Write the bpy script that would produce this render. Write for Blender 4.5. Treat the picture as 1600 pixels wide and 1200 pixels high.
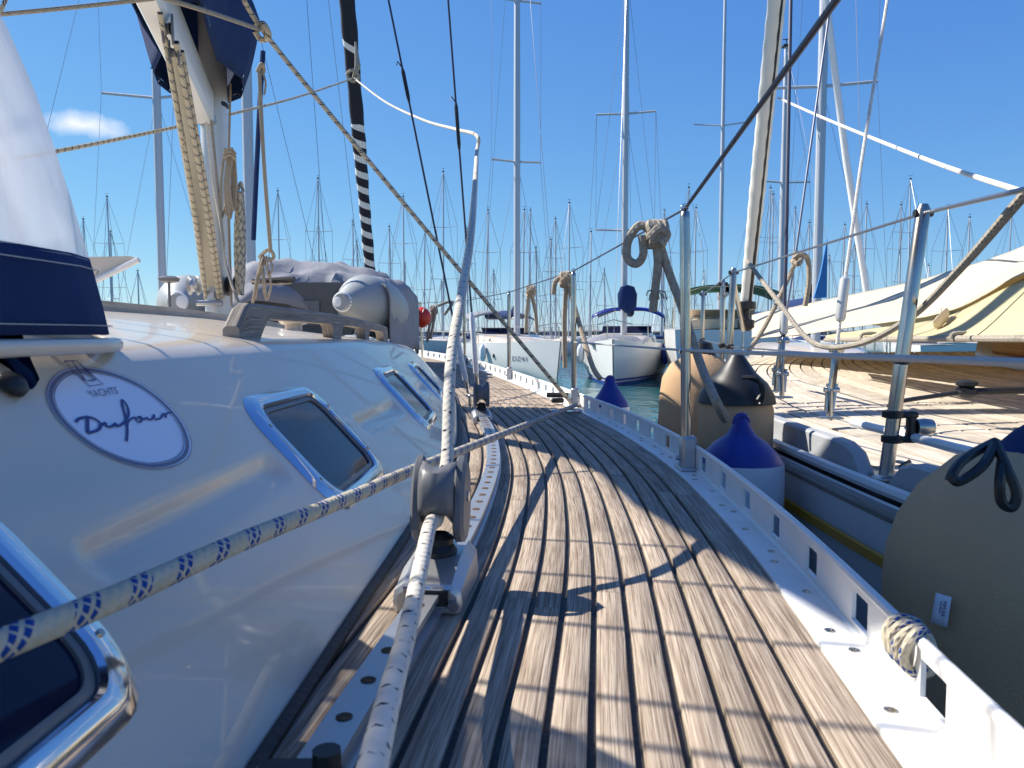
import bpy, math, random
import numpy as np
from mathutils import Vector, Matrix, noise
random.seed(7)
S = bpy.context.scene
for o in list(bpy.data.objects): bpy.data.objects.remove(o)
COL = S.collection
R = math.radians
# ------------------------------------------------------------------ camera
PITCH = math.atan(80/1200); CAMZ = .34
cd = bpy.data.cameras.new('camera'); cam = bpy.data.objects.new('camera', cd); COL.objects.link(cam)
cam.location = (0, 0, CAMZ); cam.rotation_euler = (math.pi/2-PITCH, 0, 0)
cd.sensor_width = 36; cd.lens = 27; cd.clip_start = .02; cd.clip_end = 6000
S.camera = cam
cd.dof.use_dof = True; cd.dof.focus_distance = 2.6; cd.dof.aperture_fstop = 15
# ------------------------------------------------------------------ sky, sun, exposure
SUN_AZ = R(-68); SUN_EL = R(43)        # azimuth measured from +Y towards +X
SDIR = Vector((math.sin(SUN_AZ)*math.cos(SUN_EL), math.cos(SUN_AZ)*math.cos(SUN_EL), math.sin(SUN_EL)))
W = bpy.data.worlds.new('World'); S.world = W; W.use_nodes = True
wn = W.node_tree.nodes; wl = W.node_tree.links
bg = wn['Background']; bg.inputs['Strength'].default_value = .075
sky = wn.new('ShaderNodeTexSky'); sky.sky_type = 'NISHITA'; sky.sun_disc = False
sky.sun_elevation = SUN_EL; sky.sun_rotation = SUN_AZ; sky.air_density = 1.0; sky.dust_density = 0; sky.ozone_density = 3.5; sky.altitude = 300
# camera-like colour response of the clear sky, the same in every direction
sep = wn.new('ShaderNodeSeparateColor'); hs = wn.new('ShaderNodeCombineColor'); wl.new(sky.outputs[0], sep.inputs[0])
KS = .075*2**.75
for ch, (gain, pw) in enumerate(((.58, .95), (.76, .76), (.93, .36))):
    m1 = wn.new('ShaderNodeMath'); m1.operation = 'MULTIPLY'; m1.inputs[1].default_value = KS; wl.new(sep.outputs[ch], m1.inputs[0])
    m2 = wn.new('ShaderNodeMath'); m2.operation = 'POWER'; m2.inputs[1].default_value = pw; wl.new(m1.outputs[0], m2.inputs[0])
    m3 = wn.new('ShaderNodeMath'); m3.operation = 'MULTIPLY'; m3.inputs[1].default_value = gain/KS; wl.new(m2.outputs[0], m3.inputs[0]); wl.new(m3.outputs[0], hs.inputs[ch])
tc = wn.new('ShaderNodeTexCoord')
nz = wn.new('ShaderNodeTexNoise'); nz.inputs['Scale'].default_value = 26; nz.inputs['Detail'].default_value = 5
wl.new(tc.outputs['Generated'], nz.inputs['Vector'])
def _cl(px, py):
    d = Vector(((px-800)/1200, math.cos(PITCH)+math.sin(PITCH)*(600-py)/1200, -math.sin(PITCH)+math.cos(PITCH)*(600-py)/1200)); return d.normalized()
cc = _cl(133, 196)
sub = wn.new('ShaderNodeVectorMath'); sub.operation = 'SUBTRACT'; sub.inputs[1].default_value = cc
wl.new(tc.outputs['Generated'], sub.inputs[0])
scl = wn.new('ShaderNodeVectorMath'); scl.operation = 'MULTIPLY'; scl.inputs[1].default_value = (26, 26, 62)
wl.new(sub.outputs[0], scl.inputs[0])
ln = wn.new('ShaderNodeVectorMath'); ln.operation = 'LENGTH'; wl.new(scl.outputs[0], ln.inputs[0])
ma = wn.new('ShaderNodeMath'); ma.operation = 'MULTIPLY_ADD'; ma.inputs[1].default_value = 1.5; ma.inputs[2].default_value = .1
wl.new(nz.outputs[0], ma.inputs[0])
sb = wn.new('ShaderNodeMath'); sb.operation = 'SUBTRACT'; wl.new(ma.outputs[0], sb.inputs[0]); wl.new(ln.outputs['Value'], sb.inputs[1])
mr = wn.new('ShaderNodeMapRange'); mr.inputs['From Min'].default_value = -.1; mr.inputs['From Max'].default_value = .7; mr.inputs['To Max'].default_value = .85
wl.new(sb.outputs[0], mr.inputs['Value'])
mixc = wn.new('ShaderNodeMix'); mixc.data_type = 'RGBA'; wl.new(mr.outputs[0], mixc.inputs['Factor'])
wl.new(hs.outputs[0], mixc.inputs['A']); mixc.inputs['B'].default_value = (9, 9, 9.3, 1)
wl.new(mixc.outputs['Result'], bg.inputs['Color'])
sl = bpy.data.lights.new('sun', 'SUN'); sl.energy = 5.0; sl.angle = R(.53); sl.color = (1, .94, .84)
so = bpy.data.objects.new('sun', sl); COL.objects.link(so)
so.rotation_euler = SDIR.to_track_quat('Z', 'Y').to_euler(); so.location = SDIR*30
S.view_settings.view_transform = 'Standard'; S.view_settings.look = 'None'; S.view_settings.gamma = 1
S.view_settings.exposure = .75
S.render.engine = 'CYCLES'

# ------------------------------------------------------------------ helpers
def at(px, py, Y):
    c = math.cos(PITCH); s = math.sin(PITCH); u = (600-py)/1200
    d = Vector(((px-800)/1200, c+s*u, -s+c*u))
    return Vector((0, 0, CAMZ))+d*(Y/d.y)

def spl(xs, ys):
    xs = np.array(xs, float); ys = np.array(ys, float); n = len(xs); h = np.diff(xs)
    A = np.eye(n); b = np.zeros(n)
    for i in range(1, n-1):
        A[i, i-1] = h[i-1]; A[i, i] = 2*(h[i-1]+h[i]); A[i, i+1] = h[i]
        b[i] = 6*((ys[i+1]-ys[i])/h[i]-(ys[i]-ys[i-1])/h[i-1])
    M = np.linalg.solve(A, b)
    def f(x):
        i = int(min(max(np.searchsorted(xs, x)-1, 0), n-2)); a = xs[i+1]-x; c = x-xs[i]; hh = h[i]
        return float(M[i]*a**3/(6*hh)+M[i+1]*c**3/(6*hh)+(ys[i]/hh-M[i]*hh/6)*a+(ys[i+1]/hh-M[i+1]*hh/6)*c)
    return f

def smooth_path(pts, n=8, closed=False):
    pts = [Vector(p) for p in pts]; N = len(pts)
    if N < 3 and not closed: 
        return [pts[0].lerp(pts[1], i/n) for i in range(n+1)]
    out = []
    rng = range(N if closed else N-1)
    for i in rng:
        if closed: p0, p1, p2, p3 = pts[i-1], pts[i], pts[(i+1) % N], pts[(i+2) % N]
        else: p0 = pts[max(i-1, 0)]; p1 = pts[i]; p2 = pts[i+1]; p3 = pts[min(i+2, N-1)]
        for k in range(n):
            t = k/n
            out.append(.5*((2*p1)+(-p0+p2)*t+(2*p0-5*p1+4*p2-p3)*t*t+(-p0+3*p1-3*p2+p3)*t**3))
    if not closed: out.append(pts[-1])
    return out

class MB:
    def __init__(s): s.v = []; s.f = []; s.uv = []; s.mi = []; s.cm = 0
    def face(s, idx, uv=None):
        s.f.append(tuple(idx)); s.uv.append(uv or [(0, 0)]*len(idx)); s.mi.append(s.cm)
    def tube(s, pts, r, n=8, close=False, caps=True, flat=None):
        pts = [Vector(p) for p in pts]; N = len(pts)
        rr = r if isinstance(r, (list, tuple)) else [r]*N
        base = len(s.v); L = 0; prev = None; Ls = []
        for i, p in enumerate(pts):
            if close: t = (pts[(i+1) % N]-pts[i-1])
            else: t = pts[min(i+1, N-1)]-pts[max(i-1, 0)]
            if t.length < 1e-9: t = Vector((0, 0, 1))
            t.normalize()
            if prev is None:
                a = Vector((0, 0, 1)) if abs(t.z) < .9 else Vector((1, 0, 0)); nrm = (a-t*a.dot(t)).normalized()
            else:
                nrm = prev-t*prev.dot(t)
                if nrm.length < 1e-6: nrm = t.orthogonal()
                nrm.normalize()
            prev = nrm; bn = t.cross(nrm)
            if i: L += (p-pts[i-1]).length
            Ls.append(L)
            for k in range(n):
                a = 2*math.pi*k/n
                s.v.append(p+(nrm*math.cos(a)+bn*math.sin(a)*(flat or 1))*rr[i])
        M = N if close else N-1
        for i in range(M):
            j = (i+1) % N
            for k in range(n):
                k2 = (k+1) % n
                u0 = Ls[i]; u1 = Ls[j] if j else L+(pts[0]-pts[-1]).length
                s.face([base+i*n+k, base+i*n+k2, base+j*n+k2, base+j*n+k], [(u0, k/n), (u0, (k+1)/n), (u1, (k+1)/n), (u1, k/n)])
        if caps and not close:
            s.face([base+k for k in range(n)][::-1]); s.face([base+(N-1)*n+k for k in range(n)])
        return s
    def box(s, c, sz, rot=None, bev=0):
        c = Vector(c); x, y, z = [q/2 for q in sz]; b = len(s.v)
        m = rot if rot is not None else Matrix.Identity(3)
        if bev:
            pr = [(-x+bev, -y), (x-bev, -y), (x, -y+bev), (x, y-bev), (x-bev, y), (-x+bev, y), (-x, y-bev), (-x, -y+bev)]
            lev = [(-z, 1-bev/max(x, y)), (-z+bev, 1), (z-bev, 1), (z, 1-bev/max(x, y))]
            for zz, k in lev:
                for (a, d) in pr: s.v.append(c+m@Vector((a*k, d*k, zz)))
            for l in range(3):
                for k in range(8):
                    k2 = (k+1) % 8; s.face([b+l*8+k, b+l*8+k2, b+l*8+8+k2, b+l*8+8+k])
            s.face([b+k for k in range(8)][::-1]); s.face([b+24+k for k in range(8)])
            return s
        for d in ((-x, -y, -z), (x, -y, -z), (x, y, -z), (-x, y, -z), (-x, -y, z), (x, -y, z), (x, y, z), (-x, y, z)): s.v.append(c+m@Vector(d))
        for f in ((0, 3, 2, 1), (4, 5, 6, 7), (0, 1, 5, 4), (1, 2, 6, 5), (2, 3, 7, 6), (3, 0, 4, 7)): s.face([b+i for i in f], [(0, 0), (1, 0), (1, 1), (0, 1)])
        return s
    def grid(s, P, uvf=None, closeu=False):
        # P[i][j] rows of points
        b = len(s.v); n = len(P); m = len(P[0])
        for row in P:
            for p in row: s.v.append(Vector(p))
        for i in range(n-1):
            for j in range(m if closeu else m-1):
                j2 = (j+1) % m
                uv = None
                if uvf: uv = [uvf(i, j), uvf(i, j+1), uvf(i+1, j+1), uvf(i+1, j)]
                s.face([b+i*m+j, b+i*m+j2, b+(i+1)*m+j2, b+(i+1)*m+j], uv)
        return s
    def lathe(s, c, prof, n=16, rot=None):
        c = Vector(c); m = rot if rot is not None else Matrix.Identity(3)
        P = [[c+m@Vector((r*math.cos(2*math.pi*k/n), r*math.sin(2*math.pi*k/n), z)) for k in range(n)] for (r, z) in prof]
        return s.grid(P, lambda i, j: (j/n, i/len(prof)), closeu=True)
    def poly(s, pts):
        b = len(s.v); s.v += [Vector(p) for p in pts]; s.face(list(range(b, b+len(pts)))); return s
    def prism(s, pts, off):
        # closed polygon extruded by vector off
        off = Vector(off); n = len(pts); b = len(s.v)
        s.v += [Vector(p) for p in pts]+[Vector(p)+off for p in pts]
        s.face(list(range(b, b+n))[::-1]); s.face(list(range(b+n, b+2*n)))
        for k in range(n): k2 = (k+1) % n; s.face([b+k, b+k2, b+n+k2, b+n+k])
        return s
    def build(s, name, mats, parent=None, smooth=True, ang=40):
        me = bpy.data.meshes.new(name); me.from_pydata([tuple(v) for v in s.v], [], s.f)
        ul = me.uv_layers.new(name='UVMap'); flat = [c for f in s.uv for uv in f for c in uv]
        ul.data.foreach_set('uv', flat)
        for m in (mats if isinstance(mats, (list, tuple)) else [mats]): me.materials.append(m)
        me.polygons.foreach_set('material_index', s.mi)
        me.validate()
        import bmesh
        bm = bmesh.new(); bm.from_mesh(me); bmesh.ops.recalc_face_normals(bm, faces=bm.faces); bm.to_mesh(me); bm.free()
        if smooth:
            me.polygons.foreach_set('use_smooth', [True]*len(me.polygons))
            try: me.set_sharp_from_angle(angle=R(ang))
            except Exception: pass
        o = bpy.data.objects.new(name, me); COL.objects.link(o)
        if parent is not None: par(o, parent)
        return o
def par(o, p):
    o.parent = p; l = WL.get(p.name, Vector((0, 0, 0))); o.matrix_parent_inverse = Matrix.Translation(-l)
WL = {}
def tag(o, label, cat, group=None, kind=None):
    o['label'] = label; o['category'] = cat
    if group: o['group'] = group
    if kind: o['kind'] = kind
    return o
def thing(name, label, cat, loc, group=None):
    o = bpy.data.objects.new(name, None); COL.objects.link(o); o.location = loc; o.empty_display_size = .1
    WL[o.name] = Vector(loc); return tag(o, label, cat, group)

# ------------------------------------------------------------------ materials
def mat(name, col, rough=.5, metal=0, var=0, vs=8, bump=0, bs=60, col2=None, spec=.5, coat=0, trans=0, stretch=None, coord='Object', sub=0):
    m = bpy.data.materials.new(name); m.use_nodes = True; n = m.node_tree.nodes; l = m.node_tree.links
    b = n['Principled BSDF']; b.inputs['Base Color'].default_value = (*col, 1); b.inputs['Roughness'].default_value = rough
    b.inputs['Metallic'].default_value = metal; b.inputs['Specular IOR Level'].default_value = spec
    b.inputs['Coat Weight'].default_value = coat
    if trans: b.inputs['Transmission Weight'].default_value = trans
    if var or bump:
        t = n.new('ShaderNodeTexCoord'); mp = n.new('ShaderNodeMapping'); l.new(t.outputs[coord], mp.inputs['Vector'])
        if stretch: mp.inputs['Scale'].default_value = stretch
    if var:
        z = n.new('ShaderNodeTexNoise'); z.inputs['Scale'].default_value = vs; z.inputs['Detail'].default_value = 6; l.new(mp.outputs[0], z.inputs['Vector'])
        mx = n.new('ShaderNodeMix'); mx.data_type = 'RGBA'; c2 = col2 or tuple(c*.5 for c in col)
        mx.inputs['A'].default_value = (*col, 1); mx.inputs['B'].default_value = (*c2, 1)
        rp = n.new('ShaderNodeMapRange'); rp.inputs['From Min'].default_value = .38; rp.inputs['From Max'].default_value = .72; rp.inputs['To Max'].default_value = var
        l.new(z.outputs[0], rp.inputs['Value']); l.new(rp.outputs[0], mx.inputs['Factor']); l.new(mx.outputs['Result'], b.inputs['Base Color'])
    if bump:
        z2 = n.new('ShaderNodeTexNoise'); z2.inputs['Scale'].default_value = bs; z2.inputs['Detail'].default_value = 4; l.new(mp.outputs[0], z2.inputs['Vector'])
        bp = n.new('ShaderNodeBump'); bp.inputs['Strength'].default_value = bump; bp.inputs['Distance'].default_value = .01; l.new(z2.outputs[0], bp.inputs['Height']); l.new(bp.outputs[0], b.inputs['Normal'])
    return m

def teak_mat(name, c_lo, c_hi, crack=.8):
    # weathered teak: UV u = metres along the plank, v = metres across
    m = bpy.data.materials.new(name); m.use_nodes = True; n = m.node_tree.nodes; l = m.node_tree.links; b = n['Principled BSDF']
    uv = n.new('ShaderNodeUVMap'); oi = n.new('ShaderNodeObjectInfo')
    cmb = n.new('ShaderNodeCombineXYZ'); mul = n.new('ShaderNodeMath'); mul.operation = 'MULTIPLY'; mul.inputs[1].default_value = 37.0
    l.new(oi.outputs['Random'], mul.inputs[0]); l.new(mul.outputs[0], cmb.inputs['Z']); l.new(mul.outputs[0], cmb.inputs['X'])
    add = n.new('ShaderNodeVectorMath'); l.new(uv.outputs[0], add.inputs[0]); l.new(cmb.outputs[0], add.inputs[1])
    def nn(scale, sc, det, dist=0):
        mp = n.new('ShaderNodeMapping'); mp.inputs['Scale'].default_value = sc; l.new(add.outputs[0], mp.inputs['Vector'])
        z = n.new('ShaderNodeTexNoise'); z.inputs['Scale'].default_value = scale; z.inputs['Detail'].default_value = det; z.inputs['Distortion'].default_value = dist
        l.new(mp.outputs[0], z.inputs['Vector']); return z
    g1 = nn(1, (5, 420, 1), 6, .6); g2 = nn(1, (14, 1100, 1), 3); g3 = nn(1, (7, 22, 1), 4)
    mx = n.new('ShaderNodeMix'); mx.data_type = 'RGBA'; mx.inputs['A'].default_value = (*c_lo, 1); mx.inputs['B'].default_value = (*c_hi, 1)
    r1 = n.new('ShaderNodeMapRange'); r1.inputs['From Min'].default_value = .36; r1.inputs['From Max'].default_value = .6; l.new(g1.outputs[0], r1.inputs['Value'])
    l.new(r1.outputs[0], mx.inputs['Factor'])
    mx2 = n.new('ShaderNodeMix'); mx2.data_type = 'RGBA'; mx2.blend_type = 'MULTIPLY'
    r2 = n.new('ShaderNodeMapRange'); r2.inputs['From Min'].default_value = .32; r2.inputs['From Max'].default_value = .5; r2.inputs['To Min'].default_value = crack; r2.inputs['To Max'].default_value = 0
    l.new(g2.outputs[0], r2.inputs['Value']); l.new(r2.outputs[0], mx2.inputs['Factor']); l.new(mx.outputs['Result'], mx2.inputs['A']); mx2.inputs['B'].default_value = (.28, .24, .2, 1)
    mx3 = n.new('ShaderNodeMix'); mx3.data_type = 'RGBA'; mx3.blend_type = 'MULTIPLY'; mx3.inputs['Factor'].default_value = 1
    r3 = n.new('ShaderNodeMapRange'); r3.inputs['From Min'].default_value = .25; r3.inputs['From Max'].default_value = .75; r3.inputs['To Min'].default_value = .78; r3.inputs['To Max'].default_value = 1.15
    l.new(g3.outputs[0], r3.inputs['Value'])
    rv = n.new('ShaderNodeMapRange'); rv.inputs['To Min'].default_value = .82; rv.inputs['To Max'].default_value = 1.1; l.new(oi.outputs['Random'], rv.inputs['Value'])
    mm = n.new('ShaderNodeMath'); mm.operation = 'MULTIPLY'; l.new(r3.outputs[0], mm.inputs[0]); l.new(rv.outputs[0], mm.inputs[1])
    cb = n.new('ShaderNodeCombineColor'); 
    for k in range(3): l.new(mm.outputs[0], cb.inputs[k])
    l.new(mx2.outputs['Result'], mx3.inputs['A']); l.new(cb.outputs[0], mx3.inputs['B']); l.new(mx3.outputs['Result'], b.inputs['Base Color'])
    b.inputs['Roughness'].default_value = .75; b.inputs['Specular IOR Level'].default_value = .3
    ad = n.new('ShaderNodeMath'); ad.operation = 'ADD'; l.new(g1.outputs[0], ad.inputs[0]); l.new(g2.outputs[0], ad.inputs[1])
    bp = n.new('ShaderNodeBump'); bp.inputs['Strength'].default_value = .55; bp.inputs['Distance'].default_value = .0018; l.new(ad.outputs[0], bp.inputs['Height']); l.new(bp.outputs[0], b.inputs['Normal'])
    return m

def rope_mat(name, base, fleck, period=.05, frac=.4, twist=1.0, strands=12, pitch=.012, fl2=.5, rough=.85, bst=.35):
    # braided rope: UV u metres along, v 0..1 around
    m = bpy.data.materials.new(name); m.use_nodes = True; n = m.node_tree.nodes; l = m.node_tree.links; b = n['Principled BSDF']
    uv = n.new('ShaderNodeUVMap'); sp = n.new('ShaderNodeSeparateXYZ'); l.new(uv.outputs[0], sp.inputs[0])
    def M(op, a, bb, c=None):
        x = n.new('ShaderNodeMath'); x.operation = op
        for i, q in enumerate((a, bb, c)):
            if q is None: continue
            if isinstance(q, (int, float)): x.inputs[i].default_value = q
            else: l.new(q, x.inputs[i])
        return x.outputs[0]
    u, v = sp.outputs['X'], sp.outputs['Y']
    uu = M('DIVIDE', u, period)
    ph = M('FRACT', M('ADD', uu, M('MULTIPLY', v, twist)), 0)
    inb = M('LESS_THAN', ph, frac)
    # strand cells (diagonal checker)
    a = M('ADD', M('DIVIDE', u, pitch), M('MULTIPLY', v, strands)); c = M('SUBTRACT', M('DIVIDE', u, pitch), M('MULTIPLY', v, strands))
    ca = M('LESS_THAN', M('FRACT', M('MULTIPLY', a, .5), 0), .62); cbb = M('LESS_THAN', M('FRACT', M('MULTIPLY', c, .5), 0), fl2)
    fm = M('MULTIPLY', M('MULTIPLY', inb, ca), cbb)
    nz = n.new('ShaderNodeTexNoise'); nz.inputs['Scale'].default_value = 30
    mx = n.new('ShaderNodeMix'); mx.data_type = 'RGBA'; mx.inputs['A'].default_value = (*base, 1); mx.inputs['B'].default_value = (*fleck, 1); l.new(fm, mx.inputs['Factor'])
    mx2 = n.new('ShaderNodeMix'); mx2.data_type = 'RGBA'; mx2.blend_type = 'MULTIPLY'; l.new(mx.outputs['Result'], mx2.inputs['A']); mx2.inputs['B'].default_value = (.62, .58, .5, 1); l.new(nz.outputs[0], mx2.inputs['Factor'])
    l.new(mx2.outputs['Result'], b.inputs['Base Color']); b.inputs['Roughness'].default_value = rough; b.inputs['Specular IOR Level'].default_value = .2
    h = M('ADD', M('SINE', M('MULTIPLY', a, math.pi), 0), M('SINE', M('MULTIPLY', c, math.pi), 0))
    bp = n.new('ShaderNodeBump'); bp.inputs['Strength'].default_value = bst; bp.inputs['Distance'].default_value = .0008; l.new(h, bp.inputs['Height']); l.new(bp.outputs[0], b.inputs['Normal'])
    return m

TEAK = teak_mat('weathered teak', (.275, .205, .15), (.50, .41, .315))
TEAK2 = teak_mat('pale teak', (.50, .42, .32), (.68, .60, .49), .4)
GREYWOOD = teak_mat('grey handrail teak', (.21, .185, .16), (.46, .41, .36), .8)
RUBBER = mat('caulking rubber', (.018, .018, .019), .6, var=.5, vs=40, col2=(.04, .038, .036), bump=.2, bs=120)
GEL = mat('white gelcoat', (.64, .55, .44), .26, coat=.35, var=.4, vs=4, col2=(.54, .46, .36), bump=.03, bs=15)
HULLW = mat('white hull paint', (.62, .62, .61), .3, var=.25, vs=2, col2=(.52, .53, .53))
RAILW = mat('white enamelled aluminium', (.78, .775, .75), .38, var=.35, vs=14, col2=(.6, .57, .52), bump=.05, bs=90)
CHROME = mat('polished stainless', (.72, .73, .75), .1, 1, var=.3, vs=5, col2=(.55, .55, .56))
STEEL = mat('stainless tube', (.52, .50, .46), .24, 1, var=.6, vs=9, col2=(.34, .29, .21))
ALU = mat('anodised aluminium', (.50, .51, .52), .38, .75, var=.4, vs=12, col2=(.36, .36, .37), bump=.05, bs=200)
MASTA = mat('mast aluminium', (.62, .62, .61), .4, .35, var=.35, vs=4, col2=(.48, .48, .48), stretch=(1, 1, .15))
GREYP = mat('grey plastic', (.12, .125, .135), .38, var=.4, vs=20, col2=(.2, .2, .21))
BLACK = mat('black plastic', (.014, .014, .015), .45)
GLASS = mat('dark window acrylic', (.012, .014, .035), .08, spec=.22)
NAVY = mat('navy canvas', (.012, .03, .105), .85, var=.5, vs=10, col2=(.022, .05, .15), bump=.35, bs=400, spec=.2)
GREYC = mat('grey cover cloth', (.25, .255, .28), .8, var=.5, vs=5, col2=(.18, .185, .205), bump=.5, bs=18, spec=.25)
HYP = mat('grey inflatable fabric', (.30, .32, .32), .5, var=.3, vs=6, col2=(.22, .235, .235), bump=.05, bs=150)
DGREY = mat('dark grey board', (.10, .105, .11), .6, var=.3, vs=8)
CREAM = mat('cream canvas', (.74, .68, .53), .85, var=.35, vs=2.5, col2=(.62, .55, .40), bump=.3, bs=9, spec=.15)
BEIGE = mat('beige fender cloth', (.54, .355, .205), .9, var=.35, vs=5, col2=(.43, .28, .16), bump=.35, bs=300, spec=.1)
def translucent(m, col, k):
    n = m.node_tree.nodes; l = m.node_tree.links; t = n.new('ShaderNodeBsdfTranslucent'); t.inputs[0].default_value = (*col, 1); mx = n.new('ShaderNodeMixShader'); mx.inputs[0].default_value = k
    l.new(n['Principled BSDF'].outputs[0], mx.inputs[1]); l.new(t.outputs[0], mx.inputs[2]); l.new(mx.outputs[0], n['Material Output'].inputs[0]); return m
translucent(CREAM, (.8, .62, .34), .3)
BLUEV = mat('blue vinyl', (.012, .028, .24), .38, var=.2, vs=12)
WHITEV = mat('white vinyl', (.74, .75, .76), .35, var=.35, vs=7, col2=(.58, .58, .57))
RED = mat('red buoy vinyl', (.62, .03, .015), .4, var=.3, vs=9, col2=(.42, .02, .012))
WIRE = mat('stainless wire', (.22, .22, .25), .35, .8)
DWIRE = mat('dark covered wire', (.035, .038, .07), .5)
YELLOW = mat('yellow stripe paint', (.55, .27, .02), .4)
INK = mat('navy decal ink', (.012, .016, .16), .4)
INKG = mat('grey violet decal ink', (.12, .12, .2), .4)
DECAL = mat('decal film', (.70, .73, .84), .3)
ROPE_BLUE = rope_mat('blue flecked mooring rope', (.60, .55, .44), (.012, .07, .33), .052, .42, .75, 10, .0055, .75)
ROPE_DARK = rope_mat('black flecked sheet', (.70, .67, .62), (.03, .03, .06), .034, .13, .5, 6, .006, .6, bst=.2)
ROPE_TAN = rope_mat('tan rope', (.50, .42, .32), (.40, .32, .23), .03, .3, 1, 6, .008, .5)
ROPE_GREY = rope_mat('grey rope', (.42, .385, .33), (.33, .30, .26), .03, .4, 1, 6, .008, .5)
ROPE_WHITE = rope_mat('white rope', (.82, .80, .76), (.6, .6, .62), .03, .3, 1, 6, .006, .5)
ROPE_CREAM = rope_mat('cream flecked rope', (.62, .56, .44), (.03, .06, .12), .045, .3, .6, 8, .006, .8)
FARM = mat('far mast aluminium', (.48, .49, .52), .45, .3)

# vinyl window of the spray hood: clear film, cloudy with age
VINYL = bpy.data.materials.new('cloudy clear vinyl'); VINYL.use_nodes = True
n = VINYL.node_tree.nodes; l = VINYL.node_tree.links; b = n['Principled BSDF']
b.inputs['Base Color'].default_value = (.78, .80, .85, 1); b.inputs['Roughness'].default_value = .18
tr = n.new('ShaderNodeBsdfTransparent'); tr.inputs[0].default_value = (.93, .95, .98, 1)
tl = n.new('ShaderNodeBsdfTranslucent'); tl.inputs[0].default_value = (.85, .87, .92, 1)
mxa = n.new('ShaderNodeMixShader'); mxa.inputs[0].default_value = .5; l.new(b.outputs[0], mxa.inputs[1]); l.new(tl.outputs[0], mxa.inputs[2])
mxs = n.new('ShaderNodeMixShader'); tcv = n.new('ShaderNodeTexCoord'); mpv = n.new('ShaderNodeMapping'); mpv.inputs['Scale'].default_value = (9, 9, 1.6); l.new(tcv.outputs['Object'], mpv.inputs[0])
nv = n.new('ShaderNodeTexNoise'); nv.inputs['Scale'].default_value = 1.2; nv.inputs['Detail'].default_value = 5; nv.inputs['Distortion'].default_value = .8; l.new(mpv.outputs[0], nv.inputs['Vector'])
rv = n.new('ShaderNodeMapRange'); rv.inputs['From Min'].default_value = .3; rv.inputs['From Max'].default_value = .7; rv.inputs['To Min'].default_value = .42; rv.inputs['To Max'].default_value = .82
l.new(nv.outputs[0], rv.inputs[0]); l.new(rv.outputs[0], mxs.inputs[0]); l.new(tr.outputs[0], mxs.inputs[1]); l.new(mxa.outputs[0], mxs.inputs[2])
bv = n.new('ShaderNodeBump'); bv.inputs['Strength'].default_value = .5; bv.inputs['Distance'].default_value = .03; l.new(nv.outputs[0], bv.inputs['Height']); l.new(bv.outputs[0], b.inputs['Normal'])
l.new(mxs.outputs[0], n['Material Output'].inputs[0])

# ------------------------------------------------------------------ water, breakwater
wm = bpy.data.materials.new('harbour water'); wm.use_nodes = True; n = wm.node_tree.nodes; l = wm.node_tree.links; b = n['Principled BSDF']
b.inputs['Base Color'].default_value = (.012, .10, .115, 1); b.inputs['Roughness'].default_value = .08; b.inputs['IOR'].default_value = 1.33
tcw = n.new('ShaderNodeTexCoord'); mpw = n.new('ShaderNodeMapping'); mpw.inputs['Scale'].default_value = (1.0, .6, 1); l.new(tcw.outputs['Object'], mpw.inputs[0])
nw = n.new('ShaderNodeTexNoise'); nw.inputs['Scale'].default_value = 2.2; nw.inputs['Detail'].default_value = 4; l.new(mpw.outputs[0], nw.inputs['Vector'])
bw = n.new('ShaderNodeBump'); bw.inputs['Strength'].default_value = .35; bw.inputs['Distance'].default_value = .12; l.new(nw.outputs[0], bw.inputs['Height']); l.new(bw.outputs[0], b.inputs['Normal'])
WZ = -1.12
g = MB(); g.poly([(-3000, -40, WZ), (3000, -40, WZ), (3000, 4000, WZ), (-3000, 4000, WZ)])
o = g.build('water', wm, smooth=False); o['kind'] = 'structure'
g = MB(); prof = [(168, WZ-.5), (168, .55), (169, .75), (172, .8), (172, WZ-.5)]
g.grid([[(-260+i*10.4, y, z+(.12*math.sin(i*1.7) if z > 0 else 0)) for (y, z) in prof] for i in range(51)])
o = g.build('breakwater', mat('breakwater stone', (.14, .13, .13), .9, var=.8, vs=.6, col2=(.26, .24, .22)))
tag(o, 'long low dark stone breakwater closing the harbour along the horizon', 'breakwater')

# ------------------------------------------------------------------ own yacht
BX = -1.55
yacht = thing('sailing_yacht', 'white sailing yacht with weathered teak side deck seen from its own deck', 'sailboat', (BX, 3.9, 0))
EX = spl([-1.2, 0, .5, .8, 1.1, 1.5, 1.85, 2.3, 2.7, 3.4, 4.3, 5.3, 6.8, 8.2, 9.4], [.2, .27, .30, .333, .364, .39, .40, .386, .357, .268, .13, -.05, -.40, -.92, -1.55])
def sheer(y): return 0 if y < 3 else .0028*(y-3)**2
def edge(y):
    e = .01; t = Vector((EX(y+e)-EX(y-e), 2*e)).normalized(); nl = Vector((-t.y, t.x))   # left normal (inboard)
    return Vector((EX(y), y)), nl
def dk(y, off, z=0):
    p, nl = edge(y); q = p+nl*off; return Vector((q.x, q.y, sheer(y)+z))
# arc-length table
ys = [-.9+i*.02 for i in range(int(10.2/.02))]
arc = [0]
for a, c in zip(ys, ys[1:]): arc.append(arc[-1]+math.hypot(EX(c)-EX(a), c-a))
def y_of(s): return float(np.interp(s, arc, ys))
def s_of(y): return float(np.interp(y, ys, arc))

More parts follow.
